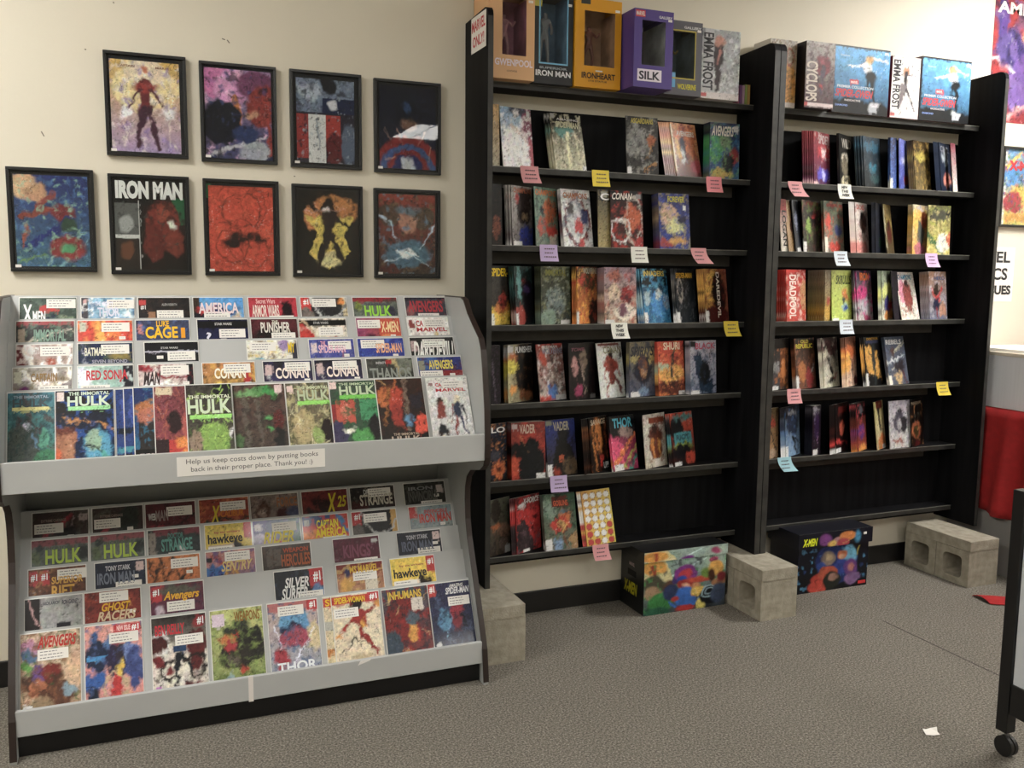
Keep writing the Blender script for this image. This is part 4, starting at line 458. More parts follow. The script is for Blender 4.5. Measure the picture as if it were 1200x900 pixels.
 ('right', 'third', 3, 3.944, -0.127, 1.744, 2.2, 2.0, 0.168, 0.005, 'olive and white comic with a green diagonal', 'g 6a6a48 d8c868;n b8c040 .35 5;l .0 .6 .7 1 .14 48784c;e .7 .75 .3 .2 e0e0d8;e .95 .7 .12 .12 d86848;e .5 .2 .5 .12 5c5c50;n e8d890 .3 6;r .8 .15 .95 .2 333'),
 ('right', 'fourth', 4, 3.036, -0.124, 1.392, 16.5, 3.8, 0.168, 0.045, 'red and white comic with stacked vertical lettering', 'g c83028 d84c30;n e8e0d8 .4 4;e .9 .5 .2 .3 c89868;n b02820 .3 6;r 0 0 .7 .05 d83428;T DEADPOOL .15 .1 .5 .95 f0e0d8'),
 ('right', 'fourth', 4, 3.275, -0.124, 1.392, 14.0, 2.0, 0.052, 0.089, 'tan comic ending a thick dark plaid stack', 'g 8a8070 b09848;e .5 .8 .5 .2 d0a828;n 5a3028 .35 6;e .6 .6 .3 .08 b04840'),
 ('right', 'fourth', 4, 3.327, -0.124, 1.392, 12.8, 4.7, 0.168, 0.007, 'lime green comic with two tiny cartoonish blobs', 'g a8b050 c8dc58;e .6 .45 .14 .08 d88838;e .75 .55 .1 .06 c87830;e .6 .6 .08 .06 404c58;e .65 .75 .18 .08 98b8c0;e .7 .76 .08 .04 2858a8;r .02 .94 .35 1 eee;ts SKRULLS .2 .1 .98 .28 3c4420'),
 ('right', 'fourth', 4, 3.499, -0.124, 1.392, 20.5, 6.7, 0.168, 0.02, 'purple and pink comic with orange title', 'g 28183c c8c0c0;e .3 .45 .4 .15 d03888;n 3c2448 .35 5;e .5 .7 .4 .14 b8b8c0;n d84090 .3 6;e .6 .95 .2 .08 a83c68;t IRON .25 .04 .85 .2 c86828'),
 ('right', 'fourth', 4, 3.664, -0.124, 1.392, 27.8, 4.4, 0.168, 0.012, 'white comic fading from green to yellow', 'g 889880 e0e0d0;e .5 .45 .5 .2 d8dc80;n 4a4840 .3 5;e .5 .72 .25 .2 504890;e .6 .9 .4 .1 e8a038;e .8 .7 .2 .1 c83848;e .7 .15 .3 .1 303434'),
 ('right', 'fourth', 4, 3.747, -0.124, 1.392, 14.0, 8.7, 0.062, 0.004, 'thin black comic between two light ones', 'g 1c1820 241c28;n 3c2848 .4 5'),
 ('right', 'fourth', 4, 3.801, -0.124, 1.392, 13.0, 13.4, 0.168, 0.004, 'white comic with pink side and teal title', 'g dcdcd8 e4e0d4;e .25 .4 .2 .25 d890a8;e .5 .5 .25 .35 9a4c48;n b06858 .3 6;e .5 .25 .12 .06 302c28;l .45 .7 .5 1 .04 887;l .65 .7 .8 1 .04 887;l .95 .5 .9 1 .06 e8d0d8;t CHAMPIONS .1 .05 .85 .16 2c7898'),
 ('right', 'fourth', 4, 4.001, -0.124, 1.392, 12.3, 6.2, 0.168, 0.046, 'lavender grey comic with a red cross stroke', 'g a88468 8088a0;n c8c4d0 .4 5;e .4 .35 .15 .12 4a3c34;l .15 .4 .6 .6 .1 c83c34;l .7 .35 .4 .6 .1 c83c34;e .4 .7 .2 .14 343c58;e .75 .8 .2 .14 c8987c;l .4 .8 .45 1 .1 a04048;t HERO .3 .1 .9 .18 3c5078'),
 ('right', 'fifth', 5, 2.96, -0.122, 1.04, 21.4, 2.0, 0.168, 0.004, 'grey comic with an orange inset on its right side', 'g 38302c 545458;r .5 .2 .95 .95 7a4c2c;n c88038 .3 5;e .7 .6 .15 .2 c8823c;e .25 .55 .2 .1 8a8a8c;r .05 .93 .4 1 ddd;r .05 0 1 .2 24201c'),
 ('right', 'fifth', 5, 3.123, -0.122, 1.04, 15.4, 6.7, 0.168, 0.028, 'brown comic with a yellow stacked title', 'g 2c2420 7a5040;n a86c48 .4 5;e .3 .65 .2 .2 b87838;e .65 .8 .2 .2 9a3c3c;l .9 .5 .7 .7 .04 ccc;r 0 .75 .1 1 ddd;t OLD .3 .03 .7 .1 c0b040;t REPUBLIC .05 .11 .9 .2 c8b840'),
 ('right', 'fifth', 5, 3.302, -0.122, 1.04, 22.2, 7.1, 0.168, 0.011, 'cream comic with sweeping black curves', 'g 4a3434 d8d4c0;e .5 .2 .5 .15 6a4848;l .2 .2 .6 .75 .2 241c1c;l .6 .2 .9 .55 .1 2c2020;n dcd8c8 .3 5;e .5 .85 .25 .04 201818;l .6 .85 .9 .7 .05 a83030;e .2 .35 .2 .06 d0ccb8'),
 ('right', 'fifth', 5, 3.449, -0.122, 1.04, 27.6, 5.6, 0.152, 0.012, 'orange fading to cream comic with raised-arm outline', 'g b86838 e8d0b8;r 0 0 1 .2 7a5440;e .4 .3 .5 .12 d87828;e .2 .5 .3 .2 f0b840;l .6 .5 .6 .95 .14 4a2824;l .4 .42 .6 .5 .06 4a2824;n c86c48 .25 6;e .9 .9 .2 .1 6a1c28'),
 ('right', 'fifth', 5, 3.587, -0.122, 1.04, 18.0, 8.8, 0.168, 0.015, 'yellow diamond on a black comic with slim figure', 'g 181820 1c1a1c;p .0 .15 .8 .3 .95 .85 .1 .75 d8a430;l .55 .25 .5 1 .18 384448;l .25 .35 .5 .45 .06 303a3c;l .85 .4 .6 .45 .06 303a3c;n 2c2c2c .2 6;r 0 .75 .12 1 ddd;t DOCTOR .2 .02 .9 .07 c89a30;r .15 .08 .9 .14 4a5478'),
 ('right', 'fifth', 5, 3.745, -0.122, 1.04, 10.1, 12.5, 0.168, 0.02, 'steel blue comic crossed by pale beams', 'g 4c586c 686c7c;l 0 .55 .9 .4 .08 d8dce0;l .4 .35 .95 .1 .06 c8c4a8;l .2 .68 .6 .6 .05 e8e0d0;e .35 .3 .12 .1 5a3830;e .6 .6 .3 .1 383038;e .5 .85 .2 .14 d0b078;n 586880 .3 5;l .7 .7 .95 1 .1 6a3838;r 0 .8 .14 1 e8e4d8;t REBELS .05 .06 .85 .16 c8c8c8'),
 ('right', 'sixth', 6, 2.962, -0.119, 0.685, 14.0, 2.2, 0.08, 0.008, 'sandy comic with a red disc at the top', 'g 5a5030 b89060;e .4 .3 .3 .1 a83c24;n 6a4c38 .35 5;l .3 .5 .9 .9 .1 2c2824;e .5 .9 .4 .1 b8a088'),
 ('right', 'sixth', 6, 3.076, -0.119, 0.685, 26.2, 4.2, 0.168, 0.011, 'pale blue comic with a black coiling arm', 'g 3a3438 90b0d0;e .4 .2 .4 .15 2c2c30;e .5 .35 .4 .2 343c50;n 5a80b0 .3 5;l .5 .6 .9 .75 .1 14161c;l .5 .6 .8 .98 .1 14161c;e .5 .12 .3 .05 a0a0a8;r 0 .78 .18 1 e0e0e0'),
 ('right', 'sixth', 6, 3.242, -0.119, 0.685, 14.0, 2.0, 0.072, 0.048, 'aubergine comic with grey face and suit stripes', 'g 241c28 2c2030;e .4 .1 .35 .08 98949c;e .5 .4 .3 .3 3c2450;l .3 .2 .2 .9 .05 8a7c98;l .6 .5 .65 1 .05 c098c0;n 1c1420 .3 5;r .1 .88 .6 1 ddd'),
 ('right', 'sixth', 6, 3.403, -0.119, 0.685, 26.6, 3.9, 0.168, 0.011, 'black comic slashed with red', 'g 1c1414 201418;r .2 .08 .9 .2 7a2420;n 6a2c20 .3 5;l 0 .75 .9 .85 .08 c83838;e .5 .5 .2 .14 b8583c;r 0 .9 .4 1 ddd'),
 ('right', 'sixth', 6, 3.555, -0.119, 0.685, 26.6, 5.7, 0.123, 0.025, 'night comic with violet and orange flame base', 'g 14141a a84c30;r 0 0 1 .3 141318;e .4 .6 .4 .15 6a3c88;n c84c58 .35 5;e .5 .95 .5 .08 e8a030;e .5 .15 .2 .08 6a6a72'),
 ('right', 'sixth', 6, 3.69, -0.119, 0.685, 26.6, 8.1, 0.126, 0.006, 'yellow comic leaning left, red block at its top', 'g b8b070 d8c8a0;r .2 0 .9 .16 7a201c;l .4 .2 .5 .6 .2 2c2424;l .4 .55 .8 .65 .08 2c2424;e .6 .9 .5 .2 c87828;n a89858 .25 5;r .6 .9 .95 1 ddd'),
 ('right', 'sixth', 6, 3.777, -0.119, 0.685, 6.5, 6.2, 0.168, 0.011, 'white comic with a smoky grey creature shape', 'g b8b4c0 d4d4d0;n a8a4b0 .4 4;e .45 .45 .3 .2 5c5a68;e .5 .25 .16 .06 2c2a34;e .65 .5 .2 .18 3c3c40;e .45 .5 .12 .12 b8b4b8;n 6a6678 .2 6;e .4 .85 .3 .04 b0746a'),
 ('right', 'sixth', 6, 3.933, -0.119, 0.685, 23.3, 5.5, 0.168, 0.004, 'black comic with a glowing orange blossom', 'g 16120f 201410;e .4 .65 .4 .18 a85c34;e .4 .68 .2 .12 5c4c28;s d89a58 12 .3 .03;n 28140f .3 5;e .5 .95 .3 .06 6a2424;l .3 .25 .3 .5 .02 887;l .6 .25 .6 .5 .02 887;t INFERNAL .05 .05 .9 .12 8a7c68')]
FAN=[0.0, 0.0, 0.02, 0.0, 0.061, 0.0, 0.0, 0.018, 0.0, 0.0, 0.0, 0.0, 0.0, 0.0, 0.008, 0.0, 0.008, 0.0, 0.029, 0.019, 0.023, 0.0, 0.0, 0.0, 0.0, 0.0, 0.0, 0.0, 0.0, 0.0, 0.0, 0.0, 0.045, 0.005, 0.0, 0.023, 0.0, 0.027, 0.0, 0.02, 0.054, 0.0, 0.032, 0.0, 0.0, 0.012, 0.052, 0.0, 0.0, 0.0, 0.0, 0.0, 0.0, 0.059, 0.028, 0.0, 0.0, 0.0, 0.025, 0.024, 0.0, 0.013, 0.032, 0.0, 0.0, 0.017, 0.0, 0.0, 0.028, 0.034, 0.018, 0.0, 0.0, 0.038, 0.0, 0.057, 0.04, 0.0, 0.0, 0.0]
TAGS=[(1, 1, 1.559, 2.082, 'pink'), (1, 1, 1.909, 2.082, 'yellow'), (1, 1, 2.517, 2.082, 'salmon'), (1, 2, 1.658, 1.744, 'lavender'), (1, 2, 2.12, 1.744, 'white'), (1, 2, 2.445, 1.744, 'pink'), (1, 3, 2.026, 1.392, 'NEW'), (1, 3, 2.649, 1.392, 'yellow'), (1, 5, 1.729, 0.685, 'lavender'), (1, 6, 1.957, 0.332, 'pink'), (2, 1, 2.994, 2.082, 'pink'), (2, 1, 3.305, 2.082, 'NEW'), (2, 2, 3.305, 1.744, 'bluewhite'), (2, 2, 3.923, 1.744, 'lilac'), (2, 3, 3.367, 1.392, 'bluewhite'), (2, 4, 3.054, 1.04, 'pink'), (2, 4, 4.069, 1.04, 'yellow'), (2, 5, 3.015, 0.685, 'blue')]
# ================================================================== THE ROOM
X0, X1, Y0 = -3.2, 8.0, -9.2
fl = struct(MB().box(X0, X1, Y0, 0, -.05, 0).build('floor', M_CARPET))
MB().box(3.212, 3.218, -1.35, -.70, 0, .0008).build('carpet_seam', mat('seam_dark_grey', '4a453f', .9), fl)  # dark joint line between carpet pieces
wb = struct(MB().box(X0, X1, 0, .1, 0, CEIL).build('wall_back', M_WALL))
struct(MB().box(X0-.1, X0, Y0, .1, 0, CEIL).build('wall_left', M_WALL))
struct(MB().box(X1, X1+.1, Y0, .1, 0, CEIL).build('wall_right', M_WALL))
struct(MB().box(X0, X1, Y0-.1, Y0, 0, CEIL).build('wall_front', M_WALL))
ce = struct(MB().box(X0, X1, Y0, .1, CEIL, CEIL+.05).build('ceiling', M_CEIL))
g = MB()
for i in range(19): g.box(X0+.6*i, X0+.6*i+.02, Y0, 0, CEIL-.008, CEIL)
for j in range(16): g.box(X0, X1, -.6*j-.02, -.6*j, CEIL-.008, CEIL)
o = g.build('grid_bars', M_GRID, ce); o['kind'] = 'stuff'
struct(MB().box(X0, X1, -.014, 0, 0, .105).build('baseboard_back', M_BASE, bevel=.003))
struct(MB().box(X0, X0+.014, Y0, -.014, 0, .105).build('baseboard_left', M_BASE))
struct(MB().box(X1-.014, X1, Y0, -.014, 0, .105).build('baseboard_right', M_BASE))
for x, z, a, l in ((.344, 2.527, .3, .012), (.362, 2.52, .9, .014), (-.312, 2.121, 1.1, .02), (-.154, 2.44, .2, .006), (.61, 2.01, .1, .006), (-.05, 2.62, .7, .006)):
    o = MB().box(-l/2, l/2, -.0012, 0, -.002, .002).build('scuff', mat('dark_scuff', '7a7264', .8), wb); o.location = (x, 0, z); o.rotation_euler = (0, a, 0)
M_LAMP = mat('lit_diffuser', 'fffcf6', .6, emit=LPOW)
for x, y, k in LIGHTS:
    t = thing('ceiling_light', 'recessed fluorescent ceiling light with white diffuser, '+('near the back wall' if y > -2 else 'in the middle of the room' if y > -5 else 'at the rear of the room')+(' at far left' if x < -1 else ' left of centre' if x < 2 else ' right of centre' if x < 5 else ' at far right'), 'ceiling light', (x, y, CEIL), 'fluorescent ceiling lights')
    m = M_LAMP if k == 1 else mat('lit_diffuser_%d' % int(k*10), 'fffcf6', .6, emit=LPOW*k)
    f = MB(); f.box(-.31, .31, -.61, -.585, -.012, 0).box(-.31, .31, .585, .61, -.012, 0).box(-.31, -.285, -.585, .585, -.012, 0).box(.285, .31, -.585, .585, -.012, 0)
    f.build('frame', M_GRID, t); MB().box(-.285, .285, -.585, .585, -.008, -.002).build('diffuser', m, t)

# ================================================================== BOOKCASES
PF = -.283
ZS = [2.4355, 2.0816, 1.7435, 1.3922, 1.0396, .6853, .3318]
def side_panel(x0, x1, parent):
    r = .035; pts = [(-.004, .25), (-.004, 2.692), (PF+r, 2.70)]
    pts += [(PF+r-r*math.sin(a), 2.70-r+r*math.cos(a)) for a in (.5, 1.05)] + [(PF, 2.70-r), (PF, .25)]
    s = MB().prism(pts, x0, x1).build('side_panel', M_BLACK, parent)
    MB().box(x0+.001, x1-.001, PF-.0015, PF, .252, 2.66).build('edge_band', M_BEDGE, s)
    return s
def bookcase(xa, xb, wl, wr, label, cl):
    b = thing('bookcase', label, 'bookcase', (0, 0, 0)); b.location = (xa, 0, .25)
    off = Vector((-xa, 0, -.25)); kids = []
    sl = side_panel(xa-wl, xa, b); sr = side_panel(xb, xb+wr, b); kids += [sl, sr]
    kids.append(MB().box(xa, xb, -.011, -.004, .26, 2.352).build('back_panel', M_BLACK, b))
    for i, z in enumerate(ZS):
        ye = PF+.1468+.0155*i/6
        s = MB().box(xa, xb, ye, -.012, z-.026, z).build('shelf', M_BLACK, b); kids.append(s)
        MB().box(xa+.001, xb-.001, ye-.001, ye+.004, z-.025, z+.0008).build('edge_band', M_BEDGE, s)
        MB().box(xa+.001, xb-.001, ye-.0022, ye-.0002, z-.0022, z+.0008).build('edge_rim', M_BRIM, s)  # thin added strip carrying the wear and painted highlight of the shelf edge
        if i not in (0, 6): kids.append(MB().box(xa, xb-cl, -.03, -.0115, z-.078, z-.027).build('cleat', M_CLEAT, b))
    for k in kids: k.location = off
    return sl
PL = bookcase(1.3751, 2.7728, .024, .033, 'tall black wooden bookcase of face-out comics, nearer the grey rack', .03)
bookcase(2.8412, 4.2498, .033, .024, 'tall black wooden bookcase of face-out comics, at the right', .135)
# paper sign on the outer face of the left side panel
sg = MB().box(-.0012, 0, 0, .178, 0, .145).build('paper_sign', M_WHITE, None, loc=(1.3508, -.262, 2.545)); tag(sg, 'white paper sign with red lettering taped to the bookcase side panel', 'sign')
text('MARVEL', .008-.178, .083, .170-.178, .128, 'c0303c', sg, y=-.0016, name='lettering', side=True, bold=.03)
text('ONLY!', .02-.178, .02, .158-.178, .065, 'c0303c', sg, y=-.0016, name='lettering', side=True, bold=.03)

# shelf-edge tags
TC = dict(pink='e0a0a4', yellow='e8d050', salmon='e89098', lavender='c4b0d8', white='e4e4dc', NEW='ecece4', bluewhite='d8e2ec', lilac='dcb8e0', blue='a8d4e0')
TN = dict(pink='pink', yellow='yellow', salmon='salmon pink', lavender='lavender', white='white', NEW='white boldly lettered', bluewhite='bluish white', lilac='lilac', blue='pale blue')
RN = ['top', 'second', 'third', 'fourth', 'fifth', 'sixth', 'bottom']
for i, (u, k, x, z, c) in enumerate(TAGS):
    ye = PF+.1468+.0155*k/6-.0035; b = MB(); n = 6; W, H = .086, .074
    rr = random.Random(i)
    lean = rr.choice([0, .03, .1]) if c != 'NEW' else .02
    for j in range(n):
        a0, a1 = j/n, (j+1)/n
        def P(s, a): return (s*W+a*a*lean*.35, -.0005-.02*a*a*(1 if s else .7), .006-H*a)
        def Q(s, a): p = P(s, a); return (p[0], p[1]+.0005, p[2])
        b.quad(P(0, a1), P(1, a1), P(1, a0), P(0, a0)); b.quad(Q(0, a0), Q(1, a0), Q(1, a1), Q(0, a1))
    t = b.build('shelf_tag', mat('tag_'+c, TC[c], .7), None, loc=(x, ye, z)); t.rotation_euler = (0, 0, 0)
    tag(t, '%s paper tag on the %s shelf edge of the %s bookcase' % (TN[c], RN[k], 'left' if u == 1 else 'right'), 'tag')
    if c == 'NEW':
        for q, (s, a, e) in enumerate((('NEW', .28, .72), ('THIS', .25, .75), ('WEEK', .2, .8))):
            zz = .006-H*(.2+.27*q); o = text(s, a*W, zz-.008, e*W, zz+.006, '2a2a2c', t, y=-.003-.02*(.2+.27*q)**2*1.2, name='lettering', bold=.04)
    else:
        o = MB()
        for q in range(3):
            zz = .006-H*(.25+.24*q); x0 = W*(.26 if q < 2 else .2)
            y = -.0025-.02*(.25+.24*q)**2*1.15
            while x0 < W*(.74 if q < 2 else .82): l = rr.uniform(.004, .01); o.box(x0, x0+l, y, y+.0004, zz-.0025, zz+.0025); x0 += l+.003
        o.build('lettering', mat('tag_ink', '6a5a62', .7), t)

# ================================================================== COMICS ON THE BOOKCASES
CH = .262
UNIT = {'left': 'left bookcase', 'right': 'right bookcase'}
for n, (unit, sh, k, x, y, z, th, lean, w_, T, look, spec) in enumerate(SHELF):
    nx, ny = max(10, int(w_/.168*32)), 50
    img, tx = paint(spec, ny, nx, 1000+n)
    t = min(.005, T)
    me = printed_mesh('comic_book', img, w_, CH, t, [M_COVER, M_PAPER])
    o = D.objects.new('comic_book', me); col.objects.link(o)
    R = Matrix.Rotation(math.radians(th), 4, 'Z') @ Matrix.Rotation(-math.radians(lean), 4, 'X')
    ld = math.radians(lean)
    o.matrix_world = Matrix.Translation((x, y, z+.0006)) @ R
    tag(o, '%s, %s shelf of %s bookcase' % (look, sh, unit), 'comic', 'comics on the %s bookcase' % unit)
    letters(o, tx, w_, CH, n)
    fan = FAN[n]; cnt = min(7, max(int((T-t)/.008), int(fan/.011+.6)))
    if cnt and T-t < .0012*cnt: T = t+.0012*cnt
    if cnt > 0:
        rr = random.Random(n); bm2 = None
        step = (T-t)/cnt
        for j in range(1, cnt+1):
            if bm2 is None:
                small = img[:, nx//7:nx//7+2][::3]; bm2 = printed_mesh('comic_book', small, w_, CH, step*.86, [M_COVER, M_PAPER])
            c = D.objects.new('comic_book', bm2); col.objects.link(c)
            off = R.to_3x3() @ Vector((rr.uniform(-.0012, .0008)-fan*j/cnt, t+(j-1)*step+.0004, 0))
            c.matrix_world = Matrix.Translation(Vector((x, y, z+.0006))+off) @ R
            tag(c, ('next', 'second', 'third', 'fourth', 'fifth', 'sixth', 'seventh')[j-1]+' copy stacked behind the '+look, 'comic', 'copies stacked behind the '+look)

# ================================================================== GREY RACK
xl, xr = -.430, 1.208
rk = thing('magazine_rack', 'wide grey laminate magazine rack with stepped pockets, black kick board', 'rack', (.39, -.3, 0))
def rp(o): o.location = (-.39, .3, 0); o.parent = rk; return o
prof = [(-.045, 0), (-.045, 1.525), (-.37, 1.525), (-.405, 1.515), (-.456, 1.459), (-.52, 1.415), (-.585, 1.372), (-.612, 1.33), (-.628, 1.264), (-.655, 1.1), (-.664, .969), (-.662, .915), (-.648, .882), (-.61, .858), (-.50, .835), (-.455, .80), (-.436, .755), (-.432, .70), (-.44, .62), (-.46, .55), (-.53, .40), (-.60, .25), (-.645, .14), (-.664, .011), (-.664, 0)]
pin = [(y+(.004 if y < -.3 else 0), z-(.004 if z > 1.5 else 0)) for y, z in prof]
for a, b in ((xl-.020, xl), (xr, xr+.020)):
    s = rp(MB().prism(pin, a, b).build('side_panel', M_GREY, rk))
    e = MB()
    for i in range(1, len(prof)-2):
        (p, q), (p2, q2) = prof[i], prof[i+1]; (p3, q3), (p4, q4) = pin[i], pin[i+1]
        e.quad((a-.001, p, q), (b+.001, p, q), (b+.001, p2, q2), (a-.001, p2, q2))
        for xx in (a-.001, b+.001): e.quad((xx, p, q), (xx, p2, q2), (xx, p4+.002, q4), (xx, p3+.002, q3))
    e.build('edge_moulding', M_TMOLD, s)
rp(MB().box(xl, xr, -.055, -.045, .0, 1.52).build('back_panel', M_GREY, rk))
rp(MB().box(xl, xr, -.657, -.640, .905, 1.008).build('front_lip', M_GREYL, rk, bevel=.002))
rp(MB().box(xl, xr, -.640, -.10, .905, .920).build('pocket_floor', M_GREY, rk))
rp(MB().box(xl, xr, -.640, -.622, .082, .170).build('front_lip', M_GREYL, rk, bevel=.002))
rp(MB().box(xl, xr, -.622, -.10, .110, .122).build('pocket_floor', M_GREY, rk))
rp(MB().box(xl, xr, -.610, -.590, 0, .080).build('kick_board', M_KICK, rk))
# pocket dividers: leaning boards behind each row
def divider(yt, zt, tilt, ln):
    a = math.radians(tilt); L = ln
    n = (-math.cos(a), math.sin(a))     # towards the viewer
    y1, z1 = yt+math.sin(a)*.012+.006*math.cos(a), zt+math.cos(a)*.012-.006*math.sin(a)
    y0, z0 = y1-math.sin(a)*L, z1-math.cos(a)*L; t = .006
    pts = [(y1, z1), (y0, z0), (y0+t*math.cos(a), z0-t*math.sin(a)), (y1+t*math.cos(a), z1-t*math.sin(a))]
    rp(MB().prism(pts, xl, xr).build('divider', M_GREYL, rk))
seen = []
for r in RACK:
    k = (r[2], r[3], r[4])
    if k not in seen:
        seen.append(k); divider(*k, .30 if 'front' in r[0] else .24)
# comics in the pockets
BH = .268
for n, (ph, x, yt, zt, tilt, w_, layer, look, spec) in enumerate(RACK):
    a = math.radians(tilt); front = 'front' in ph
    ny, nx = (90, 60) if front else (66, 46)
    img, tx = paint(spec, ny, nx, 77+n, .03)
    me = printed_mesh('comic_book', img, w_-.006, .262, .0025, [M_BAG, M_PAPER])
    o = D.objects.new('comic_book', me); col.objects.link(o)
    R = Matrix.Rotation(-a, 4, 'X')
    off = layer*.0045
    p = Vector((x+.003, yt-math.sin(a)*.262-off*math.cos(a), zt-math.cos(a)*.262+off*math.sin(a)))
    o.matrix_world = Matrix.Translation(p) @ R
    tag(o, look+', '+ph, 'comic', 'bagged comics in the grey rack')
    bd = MB().box(-.003, w_-.003, .0027, .0037, -.003, .266).build('backing_board', M_BOARD, o)
    letters(o, tx, w_-.006, .262, n)
# notice on the upper lip, tape and torn paper on the lower lip
nt_ = MB().box(0, .50, -.0012, 0, 0, .066).build('notice', M_WHITE, None, loc=(.096, -.6572, .926)); tag(nt_, 'long white paper notice stuck on the rack upper lip', 'notice')
text('Help us keep costs down by putting books', .03, .036, .475, .058, '58585a', nt_, y=-.0016, name='lettering', bold=.0)
text('back in their proper place. Thank you! :)', .045, .009, .455, .031, '58585a', nt_, y=-.0016, name='lettering', bold=.0)
tp = MB(); tp.box(0, .017, -.0012, 0, 0, .096).build('tape_strip', mat('white_tape', 'e8e2de', .4), None, loc=(.312, -.6402, .078)); tag(D.objects['tape_strip'], 'vertical strip of white tape on the rack lower lip', 'tape')
s = MB().prism([(0, 0), (.045, .012), (.05, .018), (.01, .016)], -.0012, 0, ax='y').build('label_scrap', M_WHITE, None, loc=(.71, -.6402, .152)); tag(s, 'torn white label scrap at the rack lower lip top edge', 'scrap')

# ================================================================== BOXES ON TOP OF THE BOOKCASES
ZT = 2.4362
def plain_box(label, x0, x1, yf, zt, c, spec, side='', fr=None, seed=0, dep=None):
    w_, h_ = x1-x0, zt-ZT; d_ = (-.02-yf) if dep is None else dep
    img, tx = paint(spec, int(h_*190), int(w_*190), 300+seed, .02)
    b = MB().box(0, w_, .0012, d_, 0, h_).build('statue_box', mat('card_'+c, c, .4), None, loc=(x0, yf, ZT), bevel=.0015)
    tag(b, label, 'box', 'statue boxes')
    f = D.objects.new('printed_front', printed_mesh('printed_front', img, w_, h_, .001, [M_COVER, M_PAPER])); col.objects.link(f); f.parent = b
    letters(f, tx, w_, h_, seed)
    return b
def window_box(label, x0, x1, yf, zt, c, inner, win, texts, rim=None, seed=0, extra=(), dep=None, pose=0, figc='444'):
    w_, h_ = x1-x0, zt-ZT; d_ = (-.02-yf) if dep is None else dep
    a, b_, e, f = win[0]*w_, win[1]*h_, win[2]*w_, win[3]*h_      # window x0,z0,x1,z1
    M = MB(); t = .0015
    M.box(0, w_, d_-t, d_, 0, h_, 0).box(0, t, 0, d_, 0, h_, 0).box(w_-t, w_, 0, d_, 0, h_, 0).box(0, w_, 0, d_, 0, t, 0).box(0, w_, 0, d_, h_-t, h_, 0)
    M.box(t, a, 0, t, t, h_-t, 0).box(e, w_-t, 0, t, t, h_-t, 0).box(a, e, 0, t, t, b_, 0).box(a, e, 0, t, f, h_-t, 0)
    bx = M.build('statue_box', mat('card_'+c, c, .4, coat=.0), None, loc=(x0, yf, ZT)); tag(bx, label, 'box', 'statue boxes')
    L = MB(); g_ = .012
    L.quad((t*2, d_-.006, t*2), (w_-t*2, d_-.006, t*2), (w_-t*2, d_-.006, h_-t*2), (t*2, d_-.006, h_-t*2))
    L.quad((a-.01, .004, b_-.01), (a-.01, d_-.007, b_-.01), (a-.01, d_-.007, f+.01), (a-.01, .004, f+.01))
    L.quad((e+.01, .004, b_-.01), (e+.01, d_-.007, b_-.01), (e+.01, d_-.007, f+.01), (e+.01, .004, f+.01))
    L.quad((a-.01, .004, b_-.01), (e+.01, .004, b_-.01), (e+.01, d_-.007, b_-.01), (a-.01, d_-.007, b_-.01))
    L.build('liner', mat('liner_'+inner, inner, .5, noise=(12, .35)), bx)
    MB().box(a-.003, e+.003, .0018, .0024, b_-.003, f+.003).build('window_pane', MATS.get('clear_film') or thin_glass('clear_film'), bx)
    if rim:
        r_ = .006; q = MB(); q.box(a-r_, a, -.0006, 0, b_-r_, f+r_).box(e, e+r_, -.0006, 0, b_-r_, f+r_).box(a, e, -.0006, 0, b_-r_, b_).box(a, e, -.0006, 0, f, f+r_); q.build('window_rim', inkmat(rim), bx)
    for k_, c_, r0, s0, r1, s1 in extra: MB().box(r0*w_, r1*w_, -.0005, 0, s0*h_, s1*h_).build(k_, inkmat(c_), bx)
    for s_, u0, v0, u1, v1, c_ in texts: text(s_, u0*w_, v0*h_, u1*w_, v1*h_, c_, bx, y=-.0012, name='lettering', bold=.03)
    sticker(bx, w_*.86, h_*.9, w_*.1, .010, 1, seed)
    # plain unspecific figurine standing inside
    fg = figurine(pose, figc); fg.location = (x0+(a+e)/2-.01, yf+d_*.55, ZT+b_-.008+.008); fg.scale = ((f-b_)/.27,)*3
    tag(fg, 'small %s figurine standing inside the %s' % ({'b0848c': 'rosy', '8a8c90': 'silvery', '7a4a3c': 'bronze brown', '5a5c62': 'dark grey', 'a08c50': 'ochre'}[figc], label.split(' with')[0]), 'figurine')
    return bx
